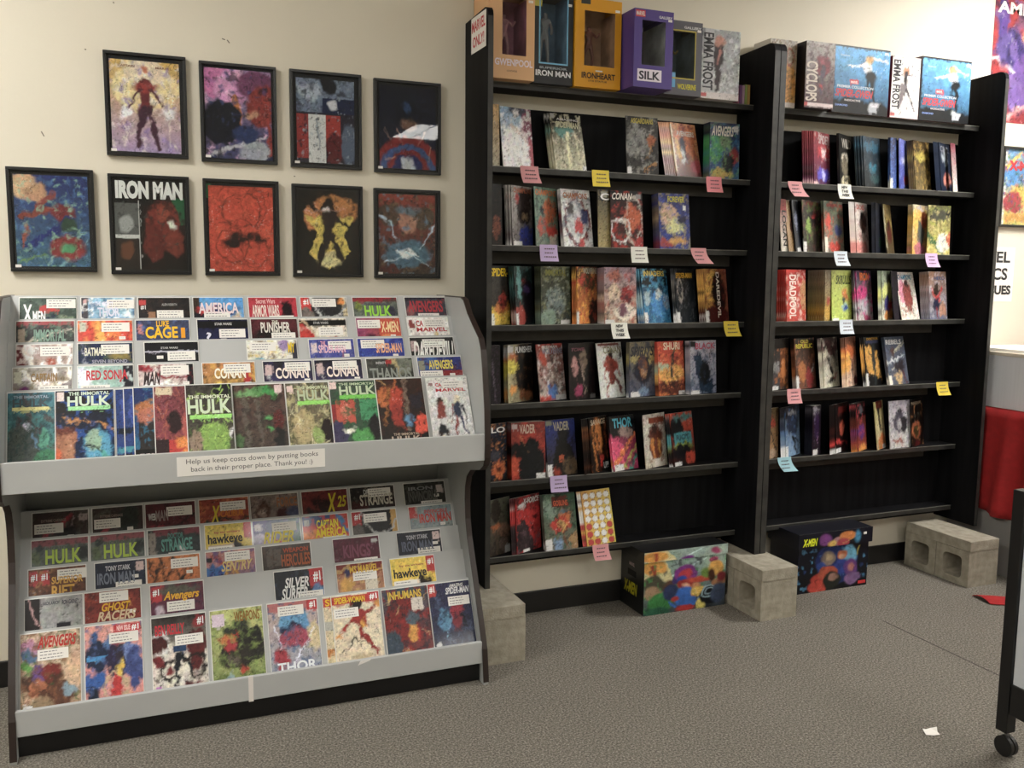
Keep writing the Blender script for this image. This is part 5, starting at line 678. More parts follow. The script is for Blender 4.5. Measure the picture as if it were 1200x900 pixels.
def figurine(pose, c):
    P = [  # hip, chest, neck, head, Rsh, Relb, Rhand, Lsh, Lelb, Lhand, Rhip, Rknee, Rfoot, Lhip, Lknee, Lfoot
        [(0,0,.125), (0,0,.175), (0,0,.198), (0,0,.222), (.022,0,.188), (.042,-.01,.165), (.055,-.02,.19), (-.022,0,.188), (-.038,0,.16), (-.05,-.01,.14), (.012,0,.118), (.018,-.012,.065), (.016,0,.008), (-.012,0,.118), (-.028,.004,.066), (-.042,0,.008)],
        [(0,0,.125), (.004,0,.175), (.004,0,.198), (.006,-.004,.222), (.026,0,.188), (.036,-.004,.158), (.028,-.018,.13), (-.02,0,.188), (-.033,0,.158), (-.036,-.012,.128), (.012,0,.118), (.016,-.006,.065), (.02,0,.008), (-.012,0,.118), (-.016,-.004,.065), (-.02,0,.008)]][pose]
    E_ = [(0,1),(1,2),(2,3),(1,4),(4,5),(5,6),(1,7),(7,8),(8,9),(0,10),(10,11),(11,12),(0,13),(13,14),(14,15)]
    rad = [.017, .019, .008, .014, .009, .007, .006, .009, .007, .006, .013, .009, .007, .013, .009, .007]
    me = D.meshes.new('figurine'); me.from_pydata(P, E_, []); o = D.objects.new('figurine', me); col.objects.link(o)
    sk = o.modifiers.new('skin', 'SKIN'); me.skin_vertices.new() if not me.skin_vertices else None
    for i, v in enumerate(me.skin_vertices[0].data): v.radius = (rad[i], rad[i]); v.use_root = (i == 0)
    sb = o.modifiers.new('sub', 'SUBSURF'); sb.levels = 1; sb.render_levels = 1
    o.modifiers.new('x', 'EDGE_SPLIT') if False else None
    m = mat('figure_'+c, c, .35); me.materials.append(m)
    MB().cyl((0, 0, 0), .05, .006, 20).build('base', mat('figure_base', '2a2a2c', .4), o)
    return o
window_box('pale peach window box with maroon lining, leftmost on the left bookcase', 1.384, 1.594, -.198, 2.80, 'dcae80', 'a87088', (.3, .27, .82, .90), [('GWENPOOL', .14, .145, .96, .225, 'efe2ea'), ('1/10_STATUE', .4, .08, .62, .1, '8a6a50')], seed=1, extra=[('label_block', 'd85050', .22, .925, .5, .985), ('label_block', 'e8d860', .62, .93, .99, .985)], pose=0, figc='b0848c')
window_box('black window box with pale blue window rim', 1.602, 1.787, -.172, 2.815, '16181c', '6c8ca8', (.16, .235, .84, .97), [('SUPERIOR', .14, .165, .86, .19, '98a0a8'), ('IRON_MAN', .05, .085, .95, .15, 'e4e6ea')], rim='7ab8dc', seed=2, extra=[('label_block', 'b8b050', 0, .84, .2, .97)], pose=1, figc='8a8c90')
window_box('orange yellow window box with brown lining', 1.792, 2.019, -.182, 2.812, 'e0a020', 'b89478', (.2, .245, .86, .86), [('IRONHEART', .15, .1, .88, .17, '3c2c20'), ('1/10_STATUE', .3, .065, .7, .085, '6a4c20')], seed=3, extra=[('label_block', '30302c', .12, .93, .32, .99), ('label_block', 'e8e8e8', .45, .185, .6, .2)], pose=0, figc='7a4a3c')
window_box('violet window box with white bubble lettering', 2.026, 2.222, -.285, 2.765, '52408a', 'a4a6a8', (.2, .29, .8, .86), [('SILK', .14, .1, .68, .21, '2c2438'), ('MARVEL', .04, .91, .26, .965, 'f0e8e8'), ('GALLERY', .62, .9, .96, .935, 'e0e0e8')], seed=4, extra=[('label_block', 'd04048', .03, .895, .27, .98), ('label_block', 'e8e0ec', .1, .08, .72, .235)], pose=1, figc='5a5c62')
window_box('slate grey window box with yellow lettering', 2.232, 2.430, -.199, 2.762, '55545c', '6a7a80', (.12, .235, .8, .86), [('WOLVERINE', .36, .08, .86, .155, 'd8cc38'), ('MARVEL', .02, .91, .14, .97, 'f0e0e0'), ('GALLERY', .5, .9, .96, .935, 'd8d8dc')], rim='b8a840', seed=5, extra=[('label_block', 'c85050', .01, .89, .16, .985), ('label_block', '68a8d0', .06, .1, .3, .3)], pose=0, figc='a08c50')
plain_box('silvery white box with vertical black lettering, right of the slate box', 2.438, 2.646, -.188, 2.748, 'd8d6d4', 'g a8aaae c8cacc;n e8eaec .45 6;n 8a8c92 .3 8;e .42 .35 .14 .2 3a2c30;e .45 .15 .14 .08 c89080;l .4 .3 .42 .85 .2 4a3c40;l .45 .3 .42 .5 .06 c08078;r 0 .9 1 1 d8d0d0;r 0 .92 .15 .97 c86060;r .06 0 .3 .9 c0c0c4;T EMMA_FROST .03 .06 .3 .88 26242a', seed=6)
plain_box('white and gold box half hidden by the middle side panels', 2.846, 3.004, -.150, 2.752, 'd8d2c8', 'g b0aaa0 d8a840;n d0c8b8 .4 6;e .7 .65 .3 .3 dca030;o .75 .25 .12 .12 b86858 .02;n 8a6a30 .3 8;e .2 .8 .3 .15 4a4030;r 0 .93 1 1 d8d0c8', seed=7)
plain_box('dusky mauve box with vertical cream lettering', 3.020, 3.195, -.200, 2.748, '1c181a', 'g b0a8a4 5a3c44;n 6a4450 .4 6;e .6 .35 .25 .16 8a3a48;e .55 .3 .1 .06 b05060;l .6 .4 .55 .75 .14 6a5a6a;n 4c2c34 .3 7;e .55 .65 .06 .03 c83c40;r 0 .93 1 .97 d8c8c8;r 0 .93 .12 .97 c85050;T CYCLOPS .03 .3 .42 .9 d0c4b8', seed=8)
BL = 'g 68bcf0 3c5870;r 0 0 1 .02 30343c;r 0 0 .02 1 30343c;e .3 .98 .9 .2 25272b;e .62 .17 .08 .07 d8b070;l .7 .14 .95 .2 .05 e8e8ec;l .56 .25 .28 .3 .05 e8e8ec;e .63 .28 .08 .07 e4e6ea;e .68 .4 .1 .08 1c2024;l .7 .45 .74 .82 .08 1c2024;l .64 .43 .6 .56 .06 1c2024;l .6 .56 .74 .6 .05 1c2024;e .73 .86 .1 .05 d8dce0;r .66 .87 .8 .96 b8bcc4;r .3 .5 .46 .56 d84850;t MARVEL .32 .51 .44 .55 f4e0e0;t PREMIER_COLLECTION .08 .585 .72 .625 c8d0d8;ts SPIDER-GWEN .05 .64 .72 .76 c83c3c;t RADIOACTIVE .22 .79 .5 .82 d0c8c8;t DIAMOND .06 .87 .28 .9 88a0e0;t Statue .12 .13 .28 .16 a8c8e0;r .9 .05 .97 .08 eee'
plain_box('square blue box with red slanted lettering, left of the two', 3.225, 3.585, -.155, 2.762, '5a3c40', BL, seed=9)
plain_box('white box with vertical black lettering between two blue boxes', 3.600, 3.788, -.158, 2.742, '7a2c3c', 'g dcdad8 e4e2e0;n f4f4f4 .4 6;n c4c4c8 .25 9;e .5 .25 .12 .08 c8906a;l .5 .3 .45 .6 .14 382c30;l .5 .5 .85 .85 .08 4a4044;l .5 .3 .7 .3 .06 4a4050;l .4 .5 .3 .8 .2 8a8084;r 0 .92 1 1 e8d8d8;r 0 .92 .15 .98 d07070;T EMMA_FROST .04 .06 .3 .86 26242a', seed=10)
plain_box('square blue box with red slanted lettering, right of the two', 3.795, 4.142, -.158, 2.758, '5a3c40', BL, seed=11)
for i, c in enumerate(('8a4c68', '7a5080', 'b090a8', '8a9a58', 'b08c50')):
    b = MB().box(0, .013, 0, .11, 0, .085 if i < 3 else .09).build('booklet', mat('booklet_'+c, c, .5), None, loc=(2.668+.0155*i, -.145, ZT)); tag(b, 'small %s booklet standing beside the silvery white box' % ['plum', 'purple', 'pale pink', 'olive green', 'tan'][i], 'booklet', 'booklets on the left bookcase top')

# ================================================================== CONCRETE BLOCKS
def block_half(x0, y0, name_parent, loc):
    """hollow cube-shaped block, 200 mm, core running along x"""
    n = 8; S = .214; H = .192; hole = []
    outer = []; inner = []
    for k in range(4*n):
        a = 2*math.pi*(k+.5)/(4*n)-math.pi*3/4
        q = max(abs(math.cos(a)), abs(math.sin(a))); outer.append((math.cos(a)/q*S/2, math.sin(a)/q*H/2))
        r_ = (abs(math.cos(a))**6+abs(math.sin(a))**6)**(-1/6); inner.append((math.cos(a)*r_*.062, math.sin(a)*r_*.060))
    v = []; f = []; N = 4*n; W_ = .208
    for x, sc in ((0, 1), (W_, .93)):
        v += [(x, p+S/2, q+H/2) for p, q in outer]; v += [(x, p*sc+S/2, q*sc+H/2) for p, q in inner]
    for k in range(N):
        j = (k+1) % N
        f += [(k, j, N+j, N+k), (2*N+k, 3*N+k, 3*N+j, 2*N+j), (k, 2*N+k, 2*N+j, j), (N+k, N+j, 3*N+j, 3*N+k)]
    me = D.meshes.new('concrete_block'); me.from_pydata(v, [], f); fixn(me); me.materials.append(M_CONC)
    # square the outer corners
    for w in me.vertices:
        p, q = w.co.y-S/2, w.co.z-H/2
        if abs(abs(p)-S/2) < .026 and abs(abs(q)-H/2) < .026: w.co.y = S/2+math.copysign(S/2, p); w.co.z = H/2+math.copysign(H/2, q)
    o = D.objects.new('concrete_block', me); col.objects.link(o); o.location = loc
    return o
def cap(x0, x1, y0, y1, label, z=.1925):
    o = MB().box(0, x1-x0, 0, y1-y0, 0, .0565).build('concrete_slab', M_CONC, None, bevel=.003, loc=(x0, y0, z)); tag(o, label, 'slab', 'concrete slabs under the bookcases')
for x, nm, lab in ((1.245, 'under the left bookcase, beside the grey rack', 'a'), (2.656, 'under the middle side panels', 'b'), (3.978, 'under the right bookcase end', 'c')):
    for y, q in ((-.502, 'front'), (-.284, 'rear')):
        o = block_half(0, 0, None, (x, y, 0.0004)); tag(o, '%s hollow concrete block %s' % (q, nm), 'concrete block', 'concrete blocks under the bookcases')
    cap(x+.001, x+.206, -.505, -.07, 'flat concrete slab capping the blocks '+nm)

# ================================================================== STORAGE BOXES ON THE FLOOR
b1 = MB().box(0, .462, 0, .225, 0, .262).build('storage_box', mat('black_card', '141416', .4), None, loc=(2.172, -.248, .0008), bevel=.002); tag(b1, 'black storage box with crowded colourful printed front, under the left bookcase', 'box')
SP1 = 'g 98b0a8 485058;p 0 0 .25 0 .35 .4 0 .4 d0c898;e .12 .12 .14 .14 d8a030;l .12 .1 .12 .28 .06 a84828;l .35 .3 .75 .02 .05 c0dcd8;p .75 0 1 0 1 .3 .7 .3 a0b8a8;e .85 .08 .06 .06 b05078;n 3c4048 .25 9;e .12 .45 .12 .2 5a5848;e .1 .6 .1 .14 b09070;e .2 .78 .16 .18 3c8a48;e .14 .95 .16 .1 2c6a50;n 4aa058 .15 9;e .3 .5 .08 .12 6a4838;e .32 .62 .1 .16 3a4870;e .4 .4 .06 .08 4a3a78;e .5 .28 .14 .16 8a3890;e .5 .3 .08 .1 c83848;e .47 .4 .06 .08 2c58b0;e .5 .52 .06 .09 d89878;e .5 .5 .1 .1 a02c28;e .5 .53 .045 .06 e0b090;e .5 .74 .13 .2 3878c8;e .38 .76 .05 .05 b8342c;e .62 .7 .05 .05 b8342c;e .5 .95 .12 .07 b82c2c;l .38 .9 .3 .8 .05 3878c8;e .63 .55 .06 .08 c89060;e .66 .66 .1 .1 e0c040;e .68 .42 .16 .06 c85030;e .75 .32 .06 .1 78983c;l .6 .9 .7 .75 .06 3878c8;e .7 .9 .06 .12 d8c858;e .82 .75 .14 .18 1c2028;o .8 .68 .09 .11 98b8c0 .012;o .8 .68 .05 .06 98b8c0 .01;e .88 .25 .1 .14 d8a838;e .82 .38 .05 .12 5a3828;e .92 .52 .1 .08 a87850;e .92 .75 .1 .2 4c5c78;e .95 .42 .06 .1 8a2c38'
img, tx = paint(SP1, 110, 190, 501, .012)
f = D.objects.new('printed_front', printed_mesh('printed_front', img, .462, .262, .001, [M_COVER, M_PAPER])); col.objects.link(f); f.parent = b1; f.location = (0, -.0015, 0)
MB().box(-.004, .466, -.004, .23, .262, .312).build('lid', mat('black_card', '141416'), b1, bevel=.002)
SPL = 'g a0b8b0 98b0a8;p 0 0 .28 0 .38 1 0 1 d8cc98;e .12 .5 .16 .5 dca030;l .12 .2 .14 .9 .05 b04828;l .4 1 .7 .1 .06 c8e0dc;p .78 0 1 0 1 1 .7 1 a8bcb0;e .86 .5 .05 .35 b04c78;e .5 1 .1 .3 7a3888'
img, tx = paint(SPL, 16, 116, 502, .012)
f = D.objects.new('printed_lid_front', printed_mesh('printed_lid_front', img, .47, .05, .001, [M_COVER, M_PAPER])); col.objects.link(f); f.parent = b1; f.location = (-.004, -.0055, .262)
text('X-MEN', -.19, .075, -.06, .135, 'b8b028', b1, y=-.0016, name='lettering', side=True, shear=.2, bold=.04)
text('MARVEL', -.14, .215, -.09, .232, 'c8b0b0', b1, y=-.0016, name='lettering', side=True)
MB().box(-.0012, 0, .075, .155, .165, .195).build('handle_hole', mat('hole_black', '050505', .9), b1)
b2 = MB().box(0, .455, 0, .225, 0, .245).build('storage_box', mat('navy_card', '15161f', .4), None, loc=(3.062, -.266, .0008), bevel=.002); tag(b2, 'dark navy storage box with yellow lettering, under the right bookcase', 'box')
SP2 = 'g 16182a 14151f;e .55 .4 .3 .5 283c78;n 2c5088 .12 6;e .72 .3 .12 .25 6ab0d0;n 58a0c8 .12 9;e .42 .3 .1 .16 8a7a70;e .42 .28 .05 .08 b09878;e .62 .25 .07 .1 b86838;e .62 .28 .04 .06 d0a080;e .62 .5 .1 .16 384c98;e .33 .5 .07 .12 3858a0;e .3 .72 .1 .12 b8402c;e .28 .9 .13 .14 c84830;e .42 .62 .14 .14 b85838;e .48 .8 .12 .2 30342c;e .5 .72 .06 .08 a88070;e .75 .55 .1 .18 7a4890;e .75 .55 .05 .09 c08078;e .78 .8 .12 .14 8a6a98;l .88 .1 .84 .3 .02 c8b848'
img, tx = paint(SP2, 105, 190, 503, .012)
f = D.objects.new('printed_front', printed_mesh('printed_front', img, .455, .245, .001, [M_COVER, M_PAPER])); col.objects.link(f); f.parent = b2; f.location = (0, -.0015, 0)
MB().box(.395, .445, -.0045, -.003, .012, .028).build('red_label', inkmat('c83838'), b2)
ld = MB().box(-.012, .467, -.012, .235, .238, .318).build('lid', mat('navy_card', '15161f'), b2, bevel=.002)
img, tx = paint('g 1a1c30 181a2c;e .35 .5 .08 .4 8a4890;e .52 .7 .08 .3 b08088;e .45 .8 .06 .2 d8b040;e .66 .4 .12 .3 d88828;e .6 .8 .08 .3 b84858;l .6 .85 .75 .6 .02 c8b858;e .8 .5 .04 .4 48a0c8', 20, 110, 504, .012)
f = D.objects.new('printed_lid_front', printed_mesh('printed_lid_front', img, .479, .08, .001, [M_COVER, M_PAPER])); col.objects.link(f); f.parent = b2; f.location = (-.012, -.0145, .238)
text('X-MEN', .012, .252, .105, .292, 'd8e030', b2, y=-.016, name='lettering', shear=.25, bold=.05)
MB().box(.405, .425, -.0165, -.015, .282, .295).build('price_sticker', M_WHITE, b2)

# ================================================================== FRAMED PRINTS
FR = [
 (-.095, 2.055, .386, 'top row leftmost black frame, pale yellow and lavender print with a maroon standing shape', (.02, .028, .026, .018), 'g e0b850 b8a0c8;e .5 .3 .5 .25 ecd8a0;e .5 .1 .3 .15 f0dcc0;n e8dcd8 .25 6;n a890c8 .2 7;l .5 .25 .5 .55 .16 7a3038;e .5 .28 .17 .05 a83c38;l .42 .3 .28 .5 .05 6a3040;l .58 .3 .76 .5 .05 6a3040;e .5 .5 .1 .05 8a3038;l .46 .52 .36 .95 .1 5a3048;l .54 .52 .66 .97 .1 5a3048;e .2 .57 .1 .06 f4ecf4;e .84 .57 .1 .06 f4ecf4;l .2 .1 .2 .95 .012 f4e8d8;l .84 .1 .84 .95 .012 f4e8d8;e .5 .08 .05 .05 c87858;t CAPTAIN .12 .05 .36 .075 8a5a48;t MARVEL .66 .05 .9 .075 8a5a48'),
 (.247, 2.050, .384, 'top row second black frame, print of pink smoke over dark blue folds', (.018, .022, .02, .016), 'g b090b8 4a5078;e .15 .12 .3 .2 d880b8;e .4 .2 .25 .2 e0a0d0;n f0c0e0 .25 6;e .75 .15 .3 .15 8a5078;e .85 .4 .22 .25 a03c38;l .45 .3 .55 .65 .1 d88838;e .25 .6 .3 .25 1c2030;n 4a5890 .2 7;l .1 .75 .4 .9 .1 20243a;e .6 .72 .2 .1 344878;l .1 .95 .9 .75 .06 c8c8d0;e .75 .9 .25 .1 b0b4c0;l .9 .3 .98 .95 .08 b04038;e .7 .5 .1 .05 d0a080;n 2c2434 .2 8'),
 (.594, 2.046, .388, 'top row third black frame, print with white, red and navy upright bands', (.026, .03, .03, .022), 'g 8a98b0 5a6888;e .2 .15 .2 .1 b8c0d0;n 2c3448 .35 7;r 0 .4 1 1 3a3448;r 0 .42 .2 .95 a83838;r .2 .42 .5 1 d8d8d8;r .5 .42 .76 .75 b83c34;e .65 .85 .14 .2 7a2834;n 2a2c40 .2 8;l .34 .5 .38 .85 .04 a0a8b0;r .45 .22 1 .4 24345c;e .62 .3 .08 .06 d8d8e0;e .9 .75 .14 .25 6a7890;n a8b4c0 .12 10;e .55 .06 .14 .1 1c2030'),
 (.941, 2.042, .386, 'top row fourth black frame, dark navy print with red and blue arcs below', (.024, .026, .022, .02), 'g 20243a 26304c;e .5 .3 .25 .2 1c2438;e .5 .45 .14 .08 8a6858;e .5 .25 .06 .08 3a5a88;n 2c3450 .25 6;e .5 1.02 .62 .42 9a2c30;e .5 1.03 .5 .33 4a6ca0;e .5 1.05 .38 .28 9a2c30;e .5 1.05 .3 .22 303c78;e .5 .95 .12 .1 c8ccd8;l .1 .5 .2 .65 .012 d8b0a0;l .3 .5 .4 .7 .012 d8b0a0;l .8 .55 .68 .7 .012 d8b0a0;l .1 .9 .3 .85 .015 e0c0a0;l .92 .7 .88 .9 .012 e0c0a0'),
 (-.44, 1.611, .384, 'lower row leftmost black frame, blue print with tan and red diagonal shapes', (.022, .026, .022, .02), 'g 2c3c80 4c7890;n 5a88b8 .35 6;e .12 .12 .2 .14 d8b088;e .3 .2 .14 .1 c89c78;l .5 .2 .2 .45 .1 a05048;l .1 .45 .6 .35 .12 9a4838;e .65 .4 .16 .1 8a3038;l .7 .5 .15 .8 .16 2c3c88;l .15 .55 .1 .8 .06 b06048;e .7 .55 .12 .08 3c5848;l .4 1 .9 .6 .03 a8d0c8;l .6 1 1 .7 .03 88b8c0;e .7 .8 .25 .14 a03c40;e .7 .8 .1 .06 5aa878;n 9ac8a8 .2 9;l 0 .95 .4 .85 .04 7aa060'),
 (-.097, 1.604, .382, 'lower row second black frame, white lettering over grey and dark red panels', (.02, .016, .02, .02), 'g 1a1816 241c1a;r 0 0 1 .24 161412;r .82 .2 1 .5 1c7048;e .68 .5 .25 .28 8a3428;e .68 .35 .1 .1 a04c34;n 381a16 .35 7;e .55 .7 .16 .2 7a2c24;e .85 .7 .14 .16 8a3c2c;e .8 .5 .06 .05 e0e0d8;r 0 .27 .33 .62 6a6c6a;n 4a4c4a .15 9;r 0 .66 .33 1 3a302a;e .16 .5 .1 .1 a8aaa8;e .16 .8 .1 .1 7a4c30;r .33 .24 .35 1 d0d0cc;r 0 .62 .33 .655 d0d0cc;r .35 .24 .36 1 1a1816;t IRON_MAN .02 .02 .98 .22 e8e8e4'),
 (.248, 1.602, .382, 'lower row third black frame, orange red print with dark looping sketch lines', (.02, .026, .024, .018), 'g d8522c d44e2c;r 0 0 1 .02 b04428;n dc6038 .3 5;o .5 .28 .3 .2 7a3020 .008;o .7 .25 .2 .2 8a3424 .006;o .35 .7 .25 .2 7a3020 .008;o .7 .75 .2 .2 7a3020 .007;e .5 .6 .18 .05 3c1c18;e .35 .66 .14 .05 30181a;e .75 .62 .12 .05 40201c;s 6a2a20 26 .18 .012;n a03c28 .15 9'),
 (.595, 1.599, .380, 'lower row fourth black frame, black print with yellow blaze behind a dark shape', (.024, .024, .02, .016), 'g 14120f 1a1611;e .62 .22 .38 .17 d08c40;e .25 .32 .16 .16 d89050;p .1 .32 .92 .3 .74 .55 .9 .72 .5 .97 .18 .74 .34 .52 e4cc50;e .5 .84 .2 .1 ece0a0;l .1 .12 .42 .3 .08 2c1a14;l .58 .3 .82 .42 .08 2c1a14;e .5 .28 .14 .12 3c2018;l .5 .2 .5 .55 .22 34201a;l .46 .55 .3 .95 .13 2c1a16;l .56 .55 .72 .85 .12 2c1a16;e .5 .12 .06 .05 241410;e .46 .24 .05 .03 f4e8e8;l .1 .26 .8 .23 .012 e8b8b0;n 4a2c1c .2 8'),
 (.938, 1.596, .380, 'lower row rightmost black frame, rusty print crossed by pale blue lightning', (.02, .022, .022, .02), 'g a84838 4a3a34;e .2 .25 .2 .14 6a5040;e .8 .3 .2 .14 6a5848;n 8a7050 .25 7;e .5 .35 .16 .14 c89078;e .5 .2 .2 .06 7a8a98;e .5 .75 .4 .18 5a8098;n 7aa0b8 .2 7;l 0 .28 .22 .35 .03 c8dcf0;l .22 .35 .3 .55 .03 c8dcf0;l .98 .4 .85 .55 .03 c8dcf0;l .85 .55 .7 .68 .03 c8dcf0;l .3 .7 .7 .78 .05 e8f4fc;e .5 .75 .12 .07 f4fafc;l .1 .85 .5 .75 .03 c8e0f0;l .5 .75 .9 .9 .03 c8e0f0;e .2 .95 .2 .06 6a2c24;n 243440 .18 9'),
]
M_GLASS = thin_glass('frame_glass')
for i, (x, z, h_, label, ins, spec) in enumerate(FR):
    w_ = .294
    fr = thing('framed_print', label, 'picture', (x, -.003, z), 'framed prints on the wall')
    fr.rotation_euler = (0, 0, 0)
    b = .012; d = .02; m = MB()
    m.box(0, w_, -d, 0, 0, b).box(0, w_, -d, 0, h_-b, h_).box(0, b, -d, 0, b, h_-b).box(w_-b, w_, -d, 0, b, h_-b)
    m.build('frame', M_FRAME, fr, bevel=.0015)
    MB().box(b, w_-b, -.009, -.004, b, h_-b).build('mount', M_MATB, fr)
    l, t_, r_, bt = ins; pw, ph_ = w_-l-r_, h_-t_-bt
    img, tx = paint(spec, 130, 98, 900+i, .02)
    p = D.objects.new('print', printed_mesh('print', img, pw, ph_, .0008, [M_ART, M_PAPER])); col.objects.link(p); p.parent = fr; p.location = (l, -.0102, bt)
    for a in tx: text(a[1], l+float(a[2])*pw, bt+ph_*(1-float(a[5])), l+float(a[4])*pw, bt+ph_*(1-float(a[3])), a[6], fr, y=-.0112, name='lettering', bold=.06 if 'IRON' in a[1] else .01)
    if i in (6,): MB().box(b, l+.01, -.0099, -.0091, h_-t_-.05, h_-.02).build('green_strip', inkmat('1c6a40'), fr)
    MB().box(b, w_-b, -.0145, -.0125, b, h_-b).build('glass', M_GLASS, fr)
    MB().box(.016, .036, -.0153, -.0147, .016, .026).build('price_sticker', M_WHITE, fr)

# ================================================================== RIGHT-HAND WALL AND COUNTER
po = thing('poster', 'large unframed red and violet poster high on the wall at right', 'poster', (4.462, -.002, 2.50))
img, tx = paint('g b83830 8a3c50;n c8403c .3 4;e .12 .3 .06 .2 6a4a98;l .1 .1 .05 .5 .07 5a4a90;e .25 .5 .2 .14 6a5898;e .45 .25 .14 .12 8a5a78;e .3 .6 .14 .2 483a78;e .4 .75 .2 .2 7a5aa0;n 8a70b0 .3 6;e .5 .4 .1 .08 d8a080;l 0 .55 .3 .65 .03 e0d8e0;e .1 .72 .14 .14 a83038;o .5 1.1 .45 .2 d8a0a0 .02;e .5 1.1 .42 .18 a02c38;e .75 .5 .3 .3 a83c40;n 3c2c50 .2 8', 110, 80, 950, .02)
p = D.objects.new('print', printed_mesh('print', img, .60, .80, .0008, [M_ART, M_PAPER])); col.objects.link(p); p.parent = po
text('AMERICA', .02, .59, .56, .655, 'e0d8d0', po, y=-.0012, name='lettering', bold=.04)
fr = thing('framed_print', 'black frame with a bright crowded print on the wall at right', 'picture', (4.584, -.003, 1.915)); w_, h_ = .33, .452
m = MB(); b = .013; m.box(0, w_, -.024, 0, 0, b).box(0, w_, -.024, 0, h_-b, h_).box(0, b, -.024, 0, b, h_-b).box(w_-b, w_, -.024, 0, b, h_-b); m.build('frame', M_FRAME, fr, bevel=.0015)
img, tx = paint('g 68a8d8 e0c848;r 0 0 .1 1 e8e8e0;e .3 .35 .3 .14 58a0d8;l 0 .28 .45 .02 .08 e8c830;n d84838 .25 7;n e8d040 .25 6;e .5 .6 .3 .1 e8c038;e .3 .7 .25 .14 b83848;n 3c8a58 .2 8;n 3858a8 .15 8;e .5 .9 .4 .05 d8a030', 90, 66, 951, .02)
p = D.objects.new('print', printed_mesh('print', img, w_-2*b, h_-2*b, .0008, [M_ART, M_PAPER])); col.objects.link(p); p.parent = fr; p.location = (b, -.010, b)
text('X-MEN', b+.045, .32, b+.28, .375, 'c83038', fr, y=-.0112, name='lettering', bold=.06)
MB().box(b, w_-b, -.0165, -.0145, b, h_-b).build('glass', M_GLASS, fr)
sg = MB().box(0, .47, -.0015, 0, 0, .315).build('paper_sign', M_WHITE, None, loc=(4.285, -.0006, 1.484)); tag(sg, 'white paper sign with bold black capitals on the wall behind the bookcase', 'sign')
text('MARVEL', .02, .225, .435, .29, '202022', sg, y=-.002, name='lettering', bold=.03)
text('COMICS', .02, .125, .42, .195, '202022', sg, y=-.002, name='lettering', bold=.03)
text('BACK_ISSUES', .01, .04, .455, .095, '202022', sg, y=-.002, name='lettering', bold=.05)

# counter with red cloth
ct = thing('counter', 'grey counter standing at the right end of the wall', 'counter', (4.32, -.02, 0))
cg = mat('grey_counter_panel', '8c8a88', .6)
MB().box(0, .9, -1.53, -.02, .0, .905).build('body', cg, ct)
MB().box(-.006, .0, -.47, -.465, .0, .9).build('panel_joint', mat('joint_grey', '5a5856', .7), ct)
# draped cloth: top sheet and folded overhang on the left and front faces
def cloth():
    v = []; f = []; n = 60; rows = 12
    pts = []
    for k in range(n+1):
        s = k/n*2.2
        if s < 1.3: pts.append((-.012, -.02-s, -1, 0))
        else: pts.append((-.012+(s-1.3), -1.332, 0, -1))
    rr = random.Random(4)
    for j in range(rows+1):
        t = j/rows
        for k, (x, y, nx_, ny_) in enumerate(pts):
            s = k/n*2.2; wv_ = (.026*math.sin(s*36+1.6*math.sin(s*7)+t)+.012*math.sin(s*41+2*t))*t**.7*min(1, s/.18)+.03*t*min(1, s/.1)
            ln = .56+.03*math.sin(s*5)
            v.append((x+nx_*wv_, y+ny_*wv_, .912-ln*t))
    N = n+1
    for j in range(rows):
        for k in range(n): f.append((j*N+k, j*N+k+1, (j+1)*N+k+1, (j+1)*N+k))
    b = len(v); v += [(-.012, .18, .912), (.9, .18, .912), (.9, -1.332, .912), (-.012, -1.332, .912)]; f.append((b, b+1, b+2, b+3))
    me = D.meshes.new('red_cloth'); me.from_pydata(v, [], f); me.materials.append(mat('red_cloth', '9c1c1e', .85, noise=(30, .12), bump=(200, .3, .002)))
    for p in me.polygons: p.use_smooth = True
    o = D.objects.new('tablecloth', me); col.objects.link(o); s = o.modifiers.new('s', 'SOLIDIFY'); s.thickness = .003; s.offset = 0
    return o
tc_ = cloth(); tc_.location = (4.32, -.22, 0); tag(tc_, 'red cloth draped over the grey counter at right', 'tablecloth')
bx = thing('cardboard_box', 'long white cardboard box with lid on the red cloth', 'box', (4.335, -.05, .916))
wc = mat('white_corrugated_card', 'dcdfe6', .7, noise=(2, .03, (1, 40, 1)))
MB().box(0, .4, -.93, 0, 0, .29).build('body', wc, bx, bevel=.002)
MB().box(-.005, .405, -.935, .005, .285, .305).build('lid', mat('cream_card', 'd8d0c0', .7), bx, bevel=.003)
MB().box(.02, .38, -.89, -.04, .305, .322).build('paper_pile', M_WHITE, bx, bevel=.002)
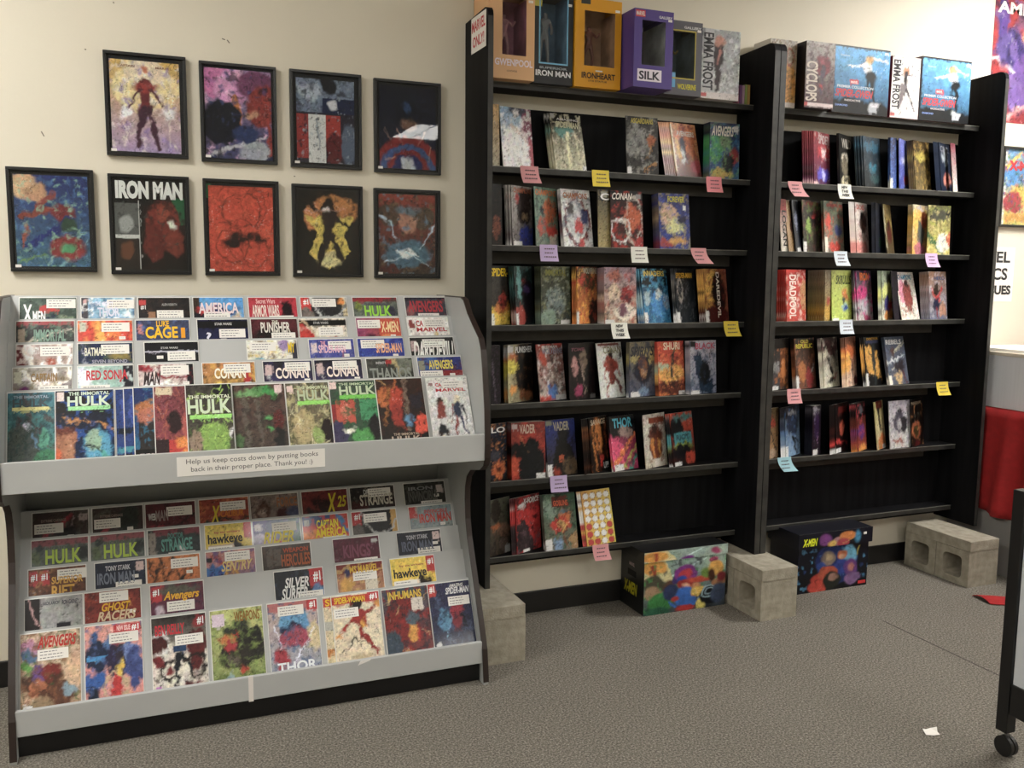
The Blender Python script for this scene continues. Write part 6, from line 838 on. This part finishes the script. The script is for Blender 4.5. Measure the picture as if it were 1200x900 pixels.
# red cloth scrap on the floor
v = []; f = []
for j in range(5):
    for k in range(14):
        s = k/13; v.append((3.88+.36*s+.02*j*.2, -.665-.24*s+.03*(j-2)*(1-.2*s), .003+(.022*math.sin(j/4*math.pi))*(.5+.5*math.sin(s*5+.6))))
for j in range(4):
    for k in range(13): f.append((j*14+k, j*14+k+1, (j+1)*14+k+1, (j+1)*14+k))
me = D.meshes.new('red_fabric_strip'); me.from_pydata(v, [], f); me.materials.append(D.materials['red_cloth']); o = D.objects.new('red_fabric_strip', me); col.objects.link(o)
s = o.modifiers.new('s', 'SOLIDIFY'); s.thickness = .004; s.offset = 1; tag(o, 'crumpled red fabric strip lying on the carpet', 'cloth')
# scrap of paper on the carpet
v = [(0,0,.002), (.035,.012,.006), (.03,.03,.002), (.012,.028,.009), (.055,.0,.002), (.07,.018,.010), (.05,.03,.003), (.045,-.02,.004), (.02,-.016,.003)]
me = D.meshes.new('paper_scrap'); me.from_pydata(v, [], [(0,1,3), (1,2,3), (1,4,6,2), (4,5,6), (1,8,7,4), (0,8,1)]); me.materials.append(M_WHITE); o = D.objects.new('paper_scrap', me); col.objects.link(o); o.location = (2.54, -1.60, .001)
s = o.modifiers.new('s', 'SOLIDIFY'); s.thickness = .0008; tag(o, 'small torn scrap of white paper on the carpet', 'scrap')

# rolling board in the right foreground
rb = thing('rolling_board', 'black framed rolling board with white panel at the right edge', 'board', (2.69, -1.79, 0))
M_RB = mat('black_board_frame', '0f0f10', .4)
for y in (-.03, -1.03):
    MB().box(-.022, .022, y+.006, y+.050, .085, .925).build('post', M_RB, rb, bevel=.003)
MB().box(-.02, .02, -1.0, -.026, .155, .262).build('bottom_rail', M_RB, rb, bevel=.003)
MB().box(-.02, .02, -1.0, -.026, .865, .925).build('top_rail', M_RB, rb, bevel=.003)
MB().box(-.010, .010, -1.0, -.026, .262, .865).build('panel', mat('white_panel', 'c8ccd2', .35), rb)
for y in (-.03, -1.03):
    y += .02; c = MB(); c.cyl((-.016, y, .035), .035, .013, 20, 'x').cyl((.003, y, .035), .035, .013, 20, 'x'); c = c.build('caster', mat('black_rubber', '121212', .5), rb)
    h = MB(); h.box(-.004, .004, y-.012, y+.012, .028, .066).cyl((0, y, .06), .006, .03, 12).build('caster_fork', mat('steel', 'a0a0a0', .3, metal=1), c)
